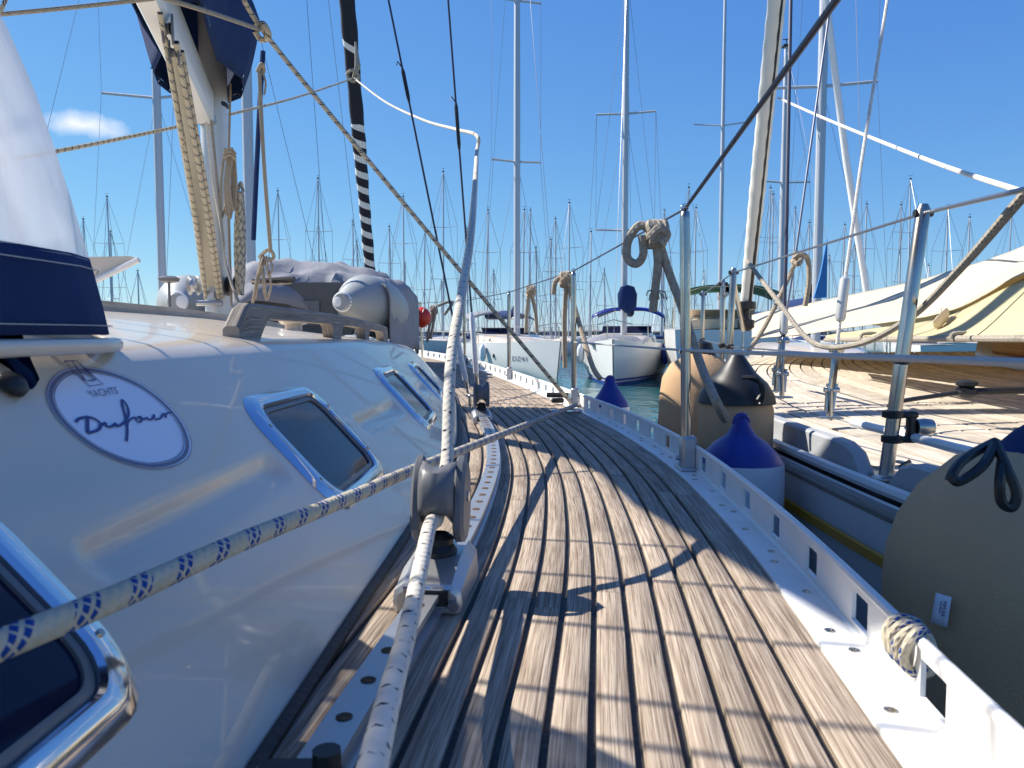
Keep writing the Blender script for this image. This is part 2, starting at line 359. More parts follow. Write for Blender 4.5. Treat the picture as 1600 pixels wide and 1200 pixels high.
deck = MB(); Y = [-.9+i*.1 for i in range(102)]
deck.grid([[dk(y, .9, -.006), dk(y, .4, -.006), dk(y, -.012, -.006)] for y in Y])
deck = deck.build('teak_deck', RUBBER, yacht)
offs = [0, .052]
while offs[-1] < .86: offs.append(offs[-1]+.0385)
rnd = random.Random(3)
for r_, (o0, o1) in enumerate(zip(offs, offs[1:])):
    s = s_of(-.8)+rnd.uniform(-.3, .6) if r_ else 0; cuts = [s_of(-.85)]
    fixed = {3: [1.02], 5: [.965], 7: [.90], 2: [1.9], 6: [1.55], 8: [.93]}.get(r_, [])
    s = cuts[0]+rnd.uniform(.5, 1.2)
    while s < arc[-1]-.5:
        cuts.append(s); s += rnd.uniform(1.3, 2.2)
    for fy in fixed: cuts = sorted([c for c in cuts if abs(c-s_of(fy)) > .55]+[s_of(fy)])
    cuts.append(arc[-1]-.3)
    for s0, s1 in zip(cuts, cuts[1:]):
        nseg = max(3, int((s1-s0)/.1)); g = MB(); hw = .0037
        a0 = o0+(hw if r_ else .001); a1 = o1-hw; dz = rnd.uniform(-.0006, .0008)
        P = []; 
        for i in range(nseg+1):
            ss = s0+.0012+(s1-s0-.0024)*i/nseg; y = y_of(ss)
            jit = .0006*noise.noise(Vector((ss*4, r_*3.1, 0))); jit2 = .0006*noise.noise(Vector((ss*4, r_*3.1+50, 0)))
            P.append([dk(y, a0+jit, -.006), dk(y, a0+jit, dz-.0008), dk(y, a0+.0012+jit, dz), dk(y, a1-.0012+jit2, dz), dk(y, a1+jit2, dz-.0008), dk(y, a1+jit2, -.006)])
        vv = [0, .004, .005, a1-a0-.005, a1-a0-.004, a1-a0]
        g.grid(P, lambda i, j: (s0+(s1-s0)*i/nseg, vv[min(j, 5)]))
        g.poly(P[0]); g.poly(P[-1])
        g.build('plank', TEAK, deck)
# hull topside
g = MB(); g.grid([[dk(y, -.053, .0), dk(y, -.058, -.03), dk(y, -.05, -.3), dk(y, .0, -.8), dk(y, .15, -1.3)] for y in Y])
g.build('hull', HULLW, yacht)
# toe rail
g = MB(); N = len(Y)
fl = [-.9+i*.05 for i in range(203)]
g.grid([[dk(y, .0005, -.003), dk(y, .0003, .0035), dk(y, -.003, .0045), dk(y, -.044, .0045), dk(y, -.048, .008), dk(y, -.0565, .008), dk(y, -.0565, -.02)] for y in fl])
PER = .19; SL = .052; s = .06; s_end = arc[-1]-.35; wall_o, wall_i = -.0535, -.0485
def wallseg(s0, s1, z0, z1, ns):
    P = []
    for i in range(ns+1):
        y = y_of(s0+(s1-s0)*i/ns); P.append([dk(y, wall_i, z0), dk(y, wall_i, z1), dk(y, wall_o, z1), dk(y, wall_o, z0)])
    g.grid(P, closeu=True); g.poly(P[0]); g.poly(P[-1])
while s < s_end:
    wallseg(s, s+PER-SL, .002, .0585, 3); wallseg(s+PER-SL, s+PER, .002, .0135, 2); wallseg(s+PER-SL, s+PER, .049, .0585, 2); s += PER
g.tube([dk(y, -.0515, .0605) for y in fl if y < 9], .0056, 8)
rail = g.build('toe_rail', RAILW, yacht)
sm = MB(); sm.lathe((0, 0, 0), [(.0062, 0), (.006, .0012), (.0035, .0016), (.003, .0006), (0, .0006)], 10)
sm.box((0, 0, .0012), (.007, .0013, .0006)); sm0 = sm.build('screw', STEEL, rail)
for k in range(26):
    y = .35+k*.105+.03*math.sin(k*2.1); q = sm0 if k == 0 else sm0.copy()
    if k: COL.objects.link(q)
    q.location = dk(y, -.02 if k % 2 else -.03, .0045)+Vector((1.55, -3.9, 0))-Vector((1.55, -3.9, 0)); q.rotation_euler.z = k*1.3
# stanchions and lifelines
def stanchion(y, ztop, parent, lean=0, far=False):
    p = dk(y, -.03, 0); x0 = p.x
    g = MB(); g.box((p.x+.004, p.y, p.z+.045), (.036, .05, .085), bev=.006); g.box((p.x+.004, p.y, p.z+.008), (.05, .085, .008), bev=.003)
    g.tube([(p.x+.02, p.y-.012, p.z+.045), (p.x+.036, p.y-.012, p.z+.045)], .007, 8); g.tube([(p.x-.022, p.y+.012, p.z+.03), (p.x-.012, p.y+.012, p.z+.03)], .006, 8)
    st = MB(); zt = p.z+ztop
    st.tube([(x0, y, p.z+.05), (x0+lean*.5, y, p.z+ztop*.5), (x0+lean, y, zt-.02), (x0+lean, y, zt-.006), (x0+lean, y, zt)], [.0125, .0125, .0125, .0105, .004], 16)
    so_ = st.build('stanchion', STEEL, parent); g.build('stanchion_base', ALU, so_)
    e = MB(); tor = [(x0+lean+.009*math.cos(a), y+.0, zt+.004+.009*math.sin(a)) for a in [2*math.pi*i/12 for i in range(12)]]
    e.tube(tor, .0035, 6, close=True); e.tube([(x0+lean*.45-.015, y, p.z+.297), (x0+lean*.45+.015, y, p.z+.297)], .008, 8)
    e.build('lifeline_eye', CHROME, so_)
    return Vector((x0+lean, y, zt)), Vector((x0+lean*.45, y, p.z+.297))
tops = [stanchion(y, zt, yacht, ln) for y, zt, ln in ((1.88, .636, -.012), (3.5, .615, -.005), (5.3, .6, 0), (7.0, .58, 0))]
pul = dk(8.3, .02, .58)
up = [Vector((.245, -.15, .712)), Vector((.328, .8, .676))]+[t[0]+Vector((0, 0, .003)) for t in tops]+[pul]
lo = [Vector((.31, -.4, .335)), Vector((.358, .54, .319))]+[t[1] for t in tops]+[pul-Vector((0, 0, .3))]
g = MB(); g.tube(up[:3], .0042, 8); g.tube(up[2:], .0032, 6); g.build('upper_lifeline', DWIRE, yacht)
g = MB(); g.tube(lo[:3], .0034, 8); g.tube(lo[2:], .003, 6); g.build('lower_lifeline', mat('grey wire cover', (.42, .42, .43), .5), yacht)
# pulpit
g = MB(); pc = [pul, dk(8.9, .03, .6), Vector((BX-.1, 9.6, .75)), Vector((BX-.7, 9.0, .72))]
g.tube(smooth_path(pc, 6), .0125, 8); g.tube([pul, dk(8.3, .0, 0)], .0125, 8); g.tube([dk(8.9, .03, .6), dk(8.9, .01, 0)], .0125, 8)
g.tube([pul-Vector((0, 0, .28)), dk(8.9, .03, .3)], .0125, 8)
g.build('pulpit', STEEL, yacht)

# ---- cabin trunk
FY = [-.9, -.5, .6, 1.1, 1.8, 2.3, 2.9, 4.0, 5.2, 6.0]; FX_ = [-.255, -.24, -.205, -.188, -.168, -.168, -.205, -.297, -.48, -.64]
foot = spl(FY, FX_)
Hs = lambda y: float(np.interp(y, [-1, 1.6, 2.5, 3.2, 4.2, 5.0, 5.6, 5.95], [.985, .985, .96, .92, .81, .67, .4, .03]))
SLOPE = .285/.31; NRM = Vector((.736, 0, .677)).normalized()
def groove(y, z):
    # long sculpted flutes between the windows
    for (y0, y1, zc) in ((.615, 1.085, .158), (1.57, 2.03, .156), (2.62, 2.95, .15)):
        if y0 < y < y1:
            e = min((y-y0)/.012, (y1-y)/.03, 1)
            h = (z-zc)
            if 0 <= h < .017: return .013*e*(1-h/.017)
            if -.028 < h < 0: return .013*e*(1+h/.028)
    return 0
def cab_sec(y):
    h = Hs(y); f = foot(y); pts = []; sh = sheer(y)
    for i in range(61):
        z = .31*i/60; d = groove(y, z) if h > .9 else 0
        p = Vector((f-z*h*SLOPE, y, sh+z*h))-NRM*d; pts.append(p)
    xs, zs = f-.285*h, .31*h
    for dx, dz in ((.016, .011), (.036, .019), (.064, .0245), (.11, .031), (.18, .040), (.35, .062)): pts.append(Vector((xs-dx, y, sh+zs+dz*h)))
    cx = BX-.05; zc = zs+.135*h
    x0 = xs-.35; z0 = zs+.062*h
    for k in (.33, .66, 1): pts.append(Vector((x0+(cx-x0)*k, y, sh+z0+(zc-z0)*(1-(1-k)**2))))
    for k in (.3, .7, 1): pts.append(Vector((cx-1.1*k, y, sh+zc-.07*h*k*k)))
    pts.append(Vector((cx-1.35, y, sh)))
    return pts
cy = [-.9, -.6, -.3, 0, .2, .4, .5, .6]+[.61+.0125*i for i in range(190)]+[3.0+.1*i for i in range(27)]+[5.65, 5.75, 5.85, 5.95]
cy = sorted(set(round(c, 4) for c in cy))
g = MB(); g.grid([cab_sec(y) for y in cy]); cabin = g.build('cabin_trunk', GEL, yacht, ang=50)
g = MB(); g.tube([Vector((foot(y)+.006, y, sheer(y)+.001)) for y in [-.8+.1*i for i in range(67)]], .0075, 6); g.build('cabin_seam', RUBBER, cabin)
def top_z(x, y):
    s_ = cab_sec(y)[60:]; xs = [p.x for p in s_][::-1]; zs = [p.z for p in s_][::-1]; return float(np.interp(x, xs, zs))
def side_at(px, py, off=0):
    lo_ = .15; pr = None
    Yv = lo_
    def f(Yq): q = at(px, py, Yq); return q.x-(foot(Yq)-(q.z-sheer(Yq))*SLOPE)
    while Yv < 6:
        if f(Yv) < 0: break
        Yv += .02
    a, c = Yv-.02, Yv
    for _ in range(24):
        m_ = (a+c)/2
        if f(m_) < 0: c = m_
        else: a = m_
    return at(px, py, a)+NRM*off
def side_pt(y, z, off=0): return Vector((foot(y)-z*SLOPE, y, z))+NRM*off
def rrect(y0, y1, z0, z1, rad, n=6, skew=0):
    out = []
    for cx_, cz_, a0 in ((y1-rad, z1-rad, 0), (y0+rad, z1-rad, 90), (y0+rad, z0+rad, 180), (y1-rad, z0+rad, 270)):
        for k in range(n+1):
            a = R(a0+90*k/n); out.append((cx_+rad*math.cos(a)+skew*((cz_-z0)/(z1-z0)), cz_+rad*math.sin(a)))
    return out
for k, (y0, y1, z0, z1) in enumerate(((.235, .567, .073, .236), (1.125, 1.472, .075, .236), (2.09, 2.44, .075, .234), (3.02, 3.40, .07, .21))):
    O = rrect(y0, y1, z0, z1, .05); I = rrect(y0+.027, y1-.027, z0+.015, z1-.015, .034); I2 = rrect(y0+.038, y1-.038, z0+.022, z1-.022, .027)
    g = MB(); fr = [[side_pt(y, z, q) for (y, z) in P] for P, q in ((rrect(y0-.008, y1+.008, z0-.006, z1+.006, .054), .0005), (O, .006), (rrect(y0+.006, y1-.006, z0+.004, z1-.004, .047), .009), (rrect(y0+.023, y1-.023, z0+.0125, z1-.0125, .037), .0095), (I, .006), (I, .001))]
    g.grid(fr, closeu=True); wf = g.build('window', CHROME, cabin)
    g = MB(); g.grid([[side_pt(y, z, q) for (y, z) in P] for P, q in ((I, .0015), (rrect(y0+.031, y1-.031, z0+.0175, z1-.0175, .032), .0045), (I2, .0045), (I2, .0012))], closeu=True); g.build('gasket', GREYP, wf)
    g = MB(); g.poly([side_pt(y, z, .0014) for (y, z) in I2]); g.build('pane', GLASS, wf)
    for yy, zz in ((y0+.014, z1-.04), (y1-.014, z1-.04), (y0+.014, z0+.04), (y1-.014, z0+.04)):
        g = MB(); g.tube([side_pt(yy, zz, .009), side_pt(yy, zz, .0108)], .0032, 8); g.build('frame_screw', STEEL, wf)
# decal on the cabin side
def cr(x, y): return (60+x/6.154, 550+y/6.154)
ring = [(70, 400), (120, 270), (230, 185), (380, 155), (520, 158), (760, 215), (1010, 330), (1230, 500), (1390, 690), (1465, 880), (1440, 1010), (1330, 1090), (1150, 1130), (980, 1115), (780, 1060), (560, 960), (370, 830), (210, 680), (110, 540)]
cxr = sum(p[0] for p in ring)/len(ring); cyr = sum(p[1] for p in ring)/len(ring)
def ringp(k): return [side_at(*cr(cxr+(x-cxr)*k, cyr+(y-cyr)*k), .0016) for x, y in ring]
g = MB(); g.poly([p-NRM*.0009 for p in smooth_path(ringp(1.0), 4, True)]); dec = g.build('decal', DECAL, cabin)
def flatribbon(mb, pts, w, closed=False, lift=0):
    P = []; n_ = len(pts)
    for i, p in enumerate(pts):
        t = (pts[(i+1) % n_]-pts[i-1]) if closed else pts[min(i+1, n_-1)]-pts[max(i-1, 0)]
        sd = t.cross(NRM).normalized()*(w[i] if isinstance(w, list) else w)/2; P.append([p-sd+NRM*lift, p+sd+NRM*lift])
    if closed: P.append(P[0])
    mb.grid(P)
g = MB(); flatribbon(g, smooth_path(ringp(1.0), 4, True), .0008, True); flatribbon(g, smooth_path(ringp(.945), 4, True), .0042, True, .0002); flatribbon(g, smooth_path(ringp(.895), 4, True), .0011, True, .0002)
g.build('decal_ring', INKG, dec)
strokes = [([(350, 685), (375, 655), (430, 640), (500, 642), (560, 670), (590, 715), (560, 762), (465, 790)], 26), ([(462, 792), (462, 720), (462, 625)], 30),
           ([(575, 725), (635, 690), (640, 722), (690, 728), (735, 695), (735, 722), (775, 715), (830, 670), (858, 600), (845, 530), (800, 470), (800, 520), (832, 650), (845, 760), (838, 868)], 24),
           ([(845, 760), (850, 690), (885, 650), (925, 640), (935, 670), (965, 683), (992, 655), (975, 632), (945, 640), (1000, 655), (1040, 640), (1045, 660), (1085, 652), (1105, 610), (1110, 655), (1165, 645), (1195, 600), (1215, 640), (1222, 600), (1272, 590)], 19)]
g = MB()
for pts, w in strokes:
    P = smooth_path([side_at(*cr(*p), .0019) for p in pts], 5); flatribbon(g, P, w*.00013)
g.build('script_lettering', INK, dec)
g = MB(); flatribbon(g, [side_at(*cr(*p), .0021) for p in ((235, 100), (355, 95), (610, 320), (480, 340), (235, 100))], .0016)
for pts in (((310, 98), (440, 285)), ((355, 95), (545, 278)), ((345, 140), (430, 285), (500, 285)), ((400, 200), (470, 240), (540, 278), (500, 285)), ((420, 180), (520, 250))): flatribbon(g, [side_at(*cr(*p), .0021) for p in pts], .0018)
for pts in (((312, 195), (345, 230), (385, 235)), ((440, 190), (490, 190), (520, 225))): flatribbon(g, [side_at(*cr(*p), .0021) for p in pts], .001)
g.build('emblem', INK, dec)
def text_mesh(body, quad_fn, name, m, parent, off):
    cu = bpy.data.curves.new(name, 'FONT'); cu.body = body; cu.size = 1; to = bpy.data.objects.new('t', cu); COL.objects.link(to)
    bpy.context.view_layer.update(); me = bpy.data.meshes.new_from_object(to.evaluated_get(bpy.context.evaluated_depsgraph_get())); bpy.data.objects.remove(to)
    xs = [v.co.x for v in me.vertices]; ysv = [v.co.y for v in me.vertices]; x0, x1, y0, y1 = min(xs), max(xs), min(ysv), max(ysv)
    for v in me.vertices: v.co = quad_fn((v.co.x-x0)/(x1-x0), (v.co.y-y0)/(y1-y0))
    me.materials.clear(); me.materials.append(m); me.name = name
    o = bpy.data.objects.new(name, me); COL.objects.link(o); par(o, parent); return o
def yq(u, v):
    bl, br, tl_, tr_ = (142, 623), (183.5, 617), (131.5, 612.5), (180, 606)
    px = (bl[0]*(1-u)+br[0]*u)*(1-v)+(tl_[0]*(1-u)+tr_[0]*u)*v; py = (bl[1]*(1-u)+br[1]*u)*(1-v)+(tl_[1]*(1-u)+tr_[1]*u)*v
    return side_at(px, py, .0021)
text_mesh('YACHTS', yq, 'block_lettering', INKG, dec, 0)
# wooden handrail on the cabin top
def handrail(xf, y0, y1, feet, h=.072, bar=.03, w=.032):
    n_ = 90; P = []
    for i in range(n_+1):
        y = y0+(y1-y0)*i/n_; s_ = (y-y0)
        x = xf(y); zb = top_z(x, y)-.004; b_ = h-bar
        for (a, c) in feet:
            if a <= s_ <= c: b_ = 0
            else:
                d = min(abs(s_-a), abs(s_-c))
                if d < .045: b_ = min(b_, (h-bar)*math.sqrt(max(0, 1-(1-d/.045)**2)))
        tz = h*min(1, .35+.65*(y-y0)/.055)
        hx = Vector((w/2, 0, 0)); 
        P.append([Vector((x+w/2, y, zb+b_)), Vector((x+w/2, y, zb+tz-.006)), Vector((x+w/2-.006, y, zb+tz)), Vector((x-w/2+.006, y, zb+tz)), Vector((x-w/2, y, zb+tz-.006)), Vector((x-w/2, y, zb+b_))])
    g = MB(); vq = [0, .05, .06, .09, .1, .15, .18]
    g.grid(P, lambda i, j: (i*(y1-y0)/n_, vq[j]), closeu=True); g.poly(P[0]); g.poly(P[-1]); return g
g = handrail(lambda y: foot(y)-.30*Hs(y)-.065, 1.47, 3.5, [(0, .13), (.72, .82), (1.30, 1.40), (1.88, 2.03)]); g.build('handrail', GREYWOOD, yacht, ang=35)
g = MB(); P = []
for i in range(20):
    y = 1.2+i*.13; x = -1.02-.03*i/19; z = top_z(x, y); P.append([(x+.012, y, z-.005), (x+.012, y, z+.022), (x-.012, y, z+.022), (x-.012, y, z-.005)])
g.grid(P, lambda i, j: (i*.13, j*.03), closeu=True); g.poly(P[0]); g.build('hatch_runner', TEAK2, yacht, ang=35)
g = MB(); vx, vy = -.78, 2.75; g.lathe((vx, vy, top_z(vx, vy)), [(.03, 0), (.03, .02), (.046, .024), (.052, .034), (.044, .046), (.022, .052), (0, .053)], 20); g.build('mushroom_vent', GEL, yacht)
# raised hatch lid and antenna dome beyond the spray hood
g = MB(); g.prism([at(118, 402, 3.05), at(204, 400, 3.05), at(216, 405, 3.05), at(150, 436, 3.05), at(118, 440, 3.05)], (0, .025, 0)); hl = g.build('hatch_lid', GEL, yacht)
g = MB(); g.tube([at(150, 438, 3.04), at(217, 406, 3.04)], .012, 8); g.build('lid_edge', WHITEV, hl)
g = MB(); g.tube([at(135, 436, 3.06), Vector((-1.66, 3.06, .40))], .012, 8); g.build('lid_strut', STEEL, hl)
g = MB(); c = at(264, 436, 3.75); g.lathe(c, [(.01, -.02), (.045, -.012), (.05, .004), (.03, .014), (0, .016)], 16); g.tube([c, Vector((c.x, c.y, .40))], .007, 6); g.build('antenna_dome', GREYP, yacht)
# ---- genoa track
TO = .446
g = MB(); ty = [.42+.05*i for i in range(56)]
g.grid([[dk(y, TO-.019, .0), dk(y, TO-.019, .007), dk(y, TO-.010, .009), dk(y, TO-.010, .017), dk(y, TO-.016, .019), dk(y, TO-.016, .026), dk(y, TO+.016, .026), dk(y, TO+.016, .019), dk(y, TO+.010, .017), dk(y, TO+.010, .009), dk(y, TO+.019, .007), dk(y, TO+.019, 0)] for y in ty])
track = g.build('genoa_track', ALU, yacht, ang=30)
RUST = mat('rust stained hole', (.05, .025, .012), .8, var=.7, vs=90, col2=(.22, .12, .05))
hm = MB(); hm.lathe((0, 0, 0), [(.0072, .0002), (.0066, .0006), (.003, .0005), (0, .0005)], 12); h0 = hm.build('track_hole', RUST, track)
for k in range(40):
    q = h0 if k == 0 else h0.copy()
    if k: COL.objects.link(q)
    q.location = dk(.5+k*.0635, TO, .0264)
g = MB(); q = dk(.47, TO, .025); g.box(q, (.07, .03, .035), bev=.008); g.tube([q+Vector((.02, 0, .0)), q+Vector((.02, 0, .03))], .01, 10); g.build('track_end_stop', BLACK, track)
def sheet_car(y, label, tilt, size=1.0):
    p = dk(y, TO, .0); p2 = dk(y+.05, TO, 0); yaw = -math.atan2(p2.x-p.x, p2.y-p.y); Rz = Matrix.Rotation(yaw, 3, 'Z')
    root = thing('sheet_car', label, 'pulley', p, 'genoa sheet cars on the deck track')
    T = lambda v: p+Rz@(Vector(v)*size)
    g = MB(); P = []
    for yy, hw, hh in ((-.078, .036, .030), (-.074, .041, .036), (-.02, .042, .052), (.045, .042, .056), (.075, .038, .05), (.08, .034, .044)):
        P.append([T((x_, yy, z_)) for x_, z_ in ((hw, .002), (hw+.002, .012), (hw, hh*.75), (hw*.72, hh), (-hw*.72, hh), (-hw, hh*.75), (-hw-.002, .012), (-hw, .002))])
    g.grid(P, closeu=True); g.poly(P[-1]); g.poly(P[0]); body = g.build('car_body', ALU, root, ang=35)
    g = MB(); g.box(T((.0, -.0785, .021)), (.052*size, .004, .019*size), Rz, bev=.0018); g.build('slot_opening', BLACK, body)
    g = MB(); fr = [[T((x_*k, -.0805, .021+z_*k)) for x_, z_ in ((-.029, -.0115), (.029, -.0115), (.029, .0115), (-.029, .0115))] for k in (1.0, 1.14)]
    g.tube([T((x_, -.08, .021+z_)) for x_, z_ in ((-.028, -.011), (.028, -.011), (.028, .011), (-.028, .011))], .0022, 6, close=True); g.build('slot_rim', CHROME, body)
    g = MB(); g.tube([T((.033, -.079, .012)), T((.033, -.084, .012))], .0065*size, 10); g.build('plunger_pin', GREYP, body)
    # upright block: two cheeks, sheave and swivel, leaning forward along the lead of the sheet
    Rt = Rz@Matrix.Rotation(R(tilt), 3, 'X'); c = T((0, .0, .052))
    B = lambda v: c+Rt@(Vector(v)*size)
    g = MB(); g.lathe(c, [(.022*size, -.004), (.024*size, .006), (.018*size, .014), (.02*size, .022), (.012*size, .028)], 14); g.build('swivel', BLACK, root)
    out = [(-.030, .03), (-.034, .06), (-.033, .09), (-.026, .115), (-.012, .128), (.004, .124), (.022, .108), (.032, .085), (.034, .055), (.028, .03), (.014, .016), (-.014, .016)]
    for sx in (-1, 1):
        g = MB(); P = []
        for xo, k in ((.021, .93), (.024, 1.0), (.031, 1.0), (.035, .86)): P.append([B((sx*xo, a*k, .07+(z_-.07)*k)) for a, z_ in out])
        g.grid(P, closeu=True); g.poly(P[0]); g.poly(P[-1]); g.build('cheek', GREYP, root, ang=35)
    g = MB(); rot = Rt@Matrix.Rotation(R(90), 3, 'Y'); g.lathe(B((0, 0, .075)), [(0, -.019*size), (.036*size, -.019*size), (.037*size, -.017*size), (.026*size, -.006*size), (.0245*size, 0), (.026*size, .006*size), (.037*size, .017*size), (.036*size, .019*size), (0, .019*size)], 24, rot); g.build('sheave', ALU, root)
    g = MB(); P = []
    for zz, yy in ((.05, -.03), (.06, -.037), (.08, -.041), (.1, -.038), (.118, -.03)):
        P.append([B((x_, yy-.006*(1-(x_/.022)**2)+(.012*(abs(x_)/.022)**2 if zz > .11 else 0), zz-(.012*(1-abs(x_)/.022) if zz > .11 else 0))) for x_ in (-.022, -.014, -.006, 0, .006, .014, .022)])
    g.grid(P); o_ = g.build('front_shell', GREYP, root); o_.modifiers.new('s', 'SOLIDIFY').thickness = .003
    g = MB(); g.tube([B((-.037, 0, .075)), B((.037, 0, .075))], .007*size, 10); g.build('axle', CHROME, root)
    return B
BLK = sheet_car(.94, 'grey block and car on the genoa track nearest the camera with rope through it', -14, 1.0)
BLK2 = sheet_car(2.98, 'small grey block standing at the forward end of the genoa track', -4, .85)
g = MB(); q = dk(1.72, .53, .0); g.lathe(q, [(.022, 0), (.022, .005), (.012, .01), (.012, .03), (.018, .034), (.018, .04), (0, .042)], 12); g.tube([q+Vector((.0, 0, .02)), q+Vector((.035, -.01, .02))], .004, 6); g.build('deck_fairlead', BLACK, yacht)
# folding padeye by the second stanchion
q = dk(3.28, .06, .004); g = MB(); g.tube(smooth_path([q+Vector((-.06, -.0, .004)), q+Vector((-.05, -.03, .006)), q+Vector((.05, -.035, .006)), q+Vector((.065, 0, .004)), q+Vector((0, .01, .004))], 5, True), .005, 6, close=True); g.box(q+Vector((0, .02, .003)), (.12, .03, .006)); g.build('padeye', CHROME, yacht)
q = dk(3.62, .0, .02); g = MB(); g.box(q+Vector((-.02, 0, 0)), (.06, .03, .022), bev=.005); g.tube([q+Vector((-.07, .01, .025)), q+Vector((.03, -.01, .025))], .012, 8); g.build('cleat', BLACK, yacht)
# ---- rig
MX, MY = -1.50, 3.95
g = MB(); P = []
for z in (.42, 3, 6, 9, 12.6): P.append([Vector((MX+.062*math.cos(a)*(1+.0*z), MY+.09*math.sin(a), z)) for a in [2*math.pi*k/20 for k in range(20)]])
g.grid(P, closeu=True); mast = g.build('mast', MASTA, yacht)
g = MB(); g.lathe((MX, MY, 1.47), [(.066, 0), (.07, .004), (.07, .02), (.066, .024)], 20); g.build('mast_band', BLACK, mast)
g = MB(); g.lathe((MX, MY, top_z(MX, MY)-.01), [(.13, 0), (.13, .02), (.1, .035), (.085, .06), (0, .06)], 20); g.build('mast_step', ALU, mast)
for k, (dx, dz, ry) in enumerate(((.09, .12, 0), (-.1, .14, 0))):
    g = MB(); c = Vector((MX+dx, MY-.06, .55+dz*.2)); g.lathe(c, [(.035, -.025), (.05, -.02), (.032, -.008), (.03, .008), (.05, .02), (.04, .03), (0, .03)], 18, Matrix.Rotation(R(90), 3, 'Y')); g.build('halyard_winch', ALU if k else BLACK, mast)
for z0 in (5.2, 9.3):
    g = MB()
    g.tube([(MX-.95, MY-.12, z0+.1), (MX, MY, z0), (MX+.95, MY-.12, z0+.1)], [.018, .03, .018], 8, flat=.5)
    g.build('spreader', MASTA, mast)
def shroud(base, top, cover=None, rad=.0045, nm='shroud', m=DWIRE, taped=None):
    base = Vector(base); top = Vector(top); d = (top-base)
    g = MB(); g.tube([base+d*(.03/d.length), top], rad, 8); so_ = g.build(nm, m, yacht)
    g = MB(); g.box(base+Vector((0, 0, .0)), (.014, .03, .07), bev=.004); g.tube([base+Vector((-.018, 0, .03)), base+Vector((.018, 0, .03))], .006, 8); g.build('chainplate', STEEL, so_)
    u = d.normalized()
    g = MB(); g.tube([base+u*.03, base+u*.06, base+u*.07, base+u*.14, base+u*.16], [.006, .006, .011, .011, .006], 10); g.build('turnbuckle', STEEL, so_)
    if cover:
        g = MB(); g.tube([base+u*cover[0], base+u*(cover[0]+.01), base+u*(cover[1]-.03), base+u*cover[1]], [.010, .0135, .0135, .006], 10); g.build('turnbuckle_cover', WHITEV, so_)
    if taped:
        g = MB(); g.tube([base+u*taped[0], base+u*(taped[0]+.03), base+u*(taped[1]-.02), base+u*taped[1]], [.006, .009, .009, .005], 8)
        g.tube([base+u*taped[1], base+u*(taped[1]+.01)+Vector((-.02, 0, .02)), base+u*(taped[1]-.02)+Vector((-.03, 0, .03))], .003, 5); g.build('tape_wrap', BLACK, so_)
    return so_
C1 = Vector((-.165, 3.72, .02)); C2 = Vector((-.195, 3.55, .02))
shroud(C1, (MX+.95, MY-.12, 5.3), (.12, .42), .0048, taped=(1.2, 1.42))
shroud(C2, (MX+.05, MY, 6.2), (.10, .40), .0048, taped=(1.42, 1.58))
g = MB(); g.tube([(MX+.95, MY-.12, 5.3), (MX, MY, 12)], .004, 6); g.build('upper_shroud', DWIRE, yacht)
g = MB(); g.tube([(-2.9, 3.7, .0), (MX-.95, MY-.12, 5.3), (MX, MY, 12)], .0045, 6); g.build('port_shroud', DWIRE, yacht)
# boom
BD = Vector((.255, -.967, .012)).normalized(); B0 = Vector((MX+.0, MY-.12, 1.44)); BSD = Vector((BD.y, -BD.x, 0)).normalized()*-1
def bm(a, lat=0, z=0): return B0+BD*a+BSD*lat+Vector((0, 0, z))
g = MB(); P = []
for a in (0, .02, 4.3, 4.34):
    k = .8 if a in (0, 4.34) else 1
    P.append([bm(a, x_*k, z_*k) for x_, z_ in ((-.03, -.085), (.03, -.085), (.045, -.06), (.045, .06), (.03, .085), (-.03, .085), (-.045, .06), (-.045, -.06))])
g.grid(P, closeu=True); g.poly(P[0]); g.poly(P[-1]); boom = g.build('boom', mat('boom white paint', (.72, .72, .70), .35, var=.3, vs=4, col2=(.56, .54, .48)), yacht, ang=35)
g = MB(); g.box(bm(-.03, 0, -.05), (.09, .1, .05), bev=.01); g.tube([bm(-.06, 0, -.14), bm(-.06, 0, .08)], .012, 8); g.build('gooseneck', STEEL, boom)
# mainsheet (behind the spray hood) and vang
mains = thing('mainsheet', 'rope falls of the mainsheet running from the boom down to the cabin top', 'rope', bm(2.2, 0, -.1))
for k, (ya, yb) in enumerate(((1.72, 1.62), (1.52, 1.46), (1.32, 1.28), (1.12, 1.13), (1.02, 1.08))):
    a = (B0.y-ya)/(-BD.y); g = MB(); g.tube([bm(a, 0, -.09), Vector((-1.32, yb, top_z(-1.32, yb)+.02))], .0045, 6); g.build('fall', ROPE_CREAM, mains)
vang = thing('boom_vang', 'cream vang strut and flecked tackle between boom and mast foot', 'rope tackle', (MX+.05, MY-.1, .5))
vt = at(268, 78, 2.72); vb = at(329, 462, 3.82)
sd = Vector((.9, .3, 0)).normalized()
g = MB(); P = []
for k in (0, 1):
    q = vt.lerp(vb, k); P.append([q-sd*.028+Vector((0, .01, 0)), q+sd*.028+Vector((0, .01, 0)), q+sd*.022+Vector((0, .04, 0)), q-sd*.022+Vector((0, .04, 0))])
g.grid(P, closeu=True); g.build('strut', mat('cream strut', (.6, .55, .44), .6, var=.4, vs=6, col2=(.45, .4, .3)), vang, ang=30)
for (p0, p1, r_) in (((258, 60, 2.65), (322, 466, 3.8), .010), ((275, 66, 2.65), (342, 468, 3.8), .010), ((284, 80, 2.7), (347, 465, 3.8), .0085), ((250, 20, 2.55), (317, 440, 3.75), .0085)):
    a_, c_ = at(*p0), at(*p1); mid = a_.lerp(c_, .5)+Vector((.01, 0, -.01)); g = MB(); g.tube(smooth_path([a_, mid, c_], 12), r_, 8); g.build('tackle_line', ROPE_CREAM, vang)
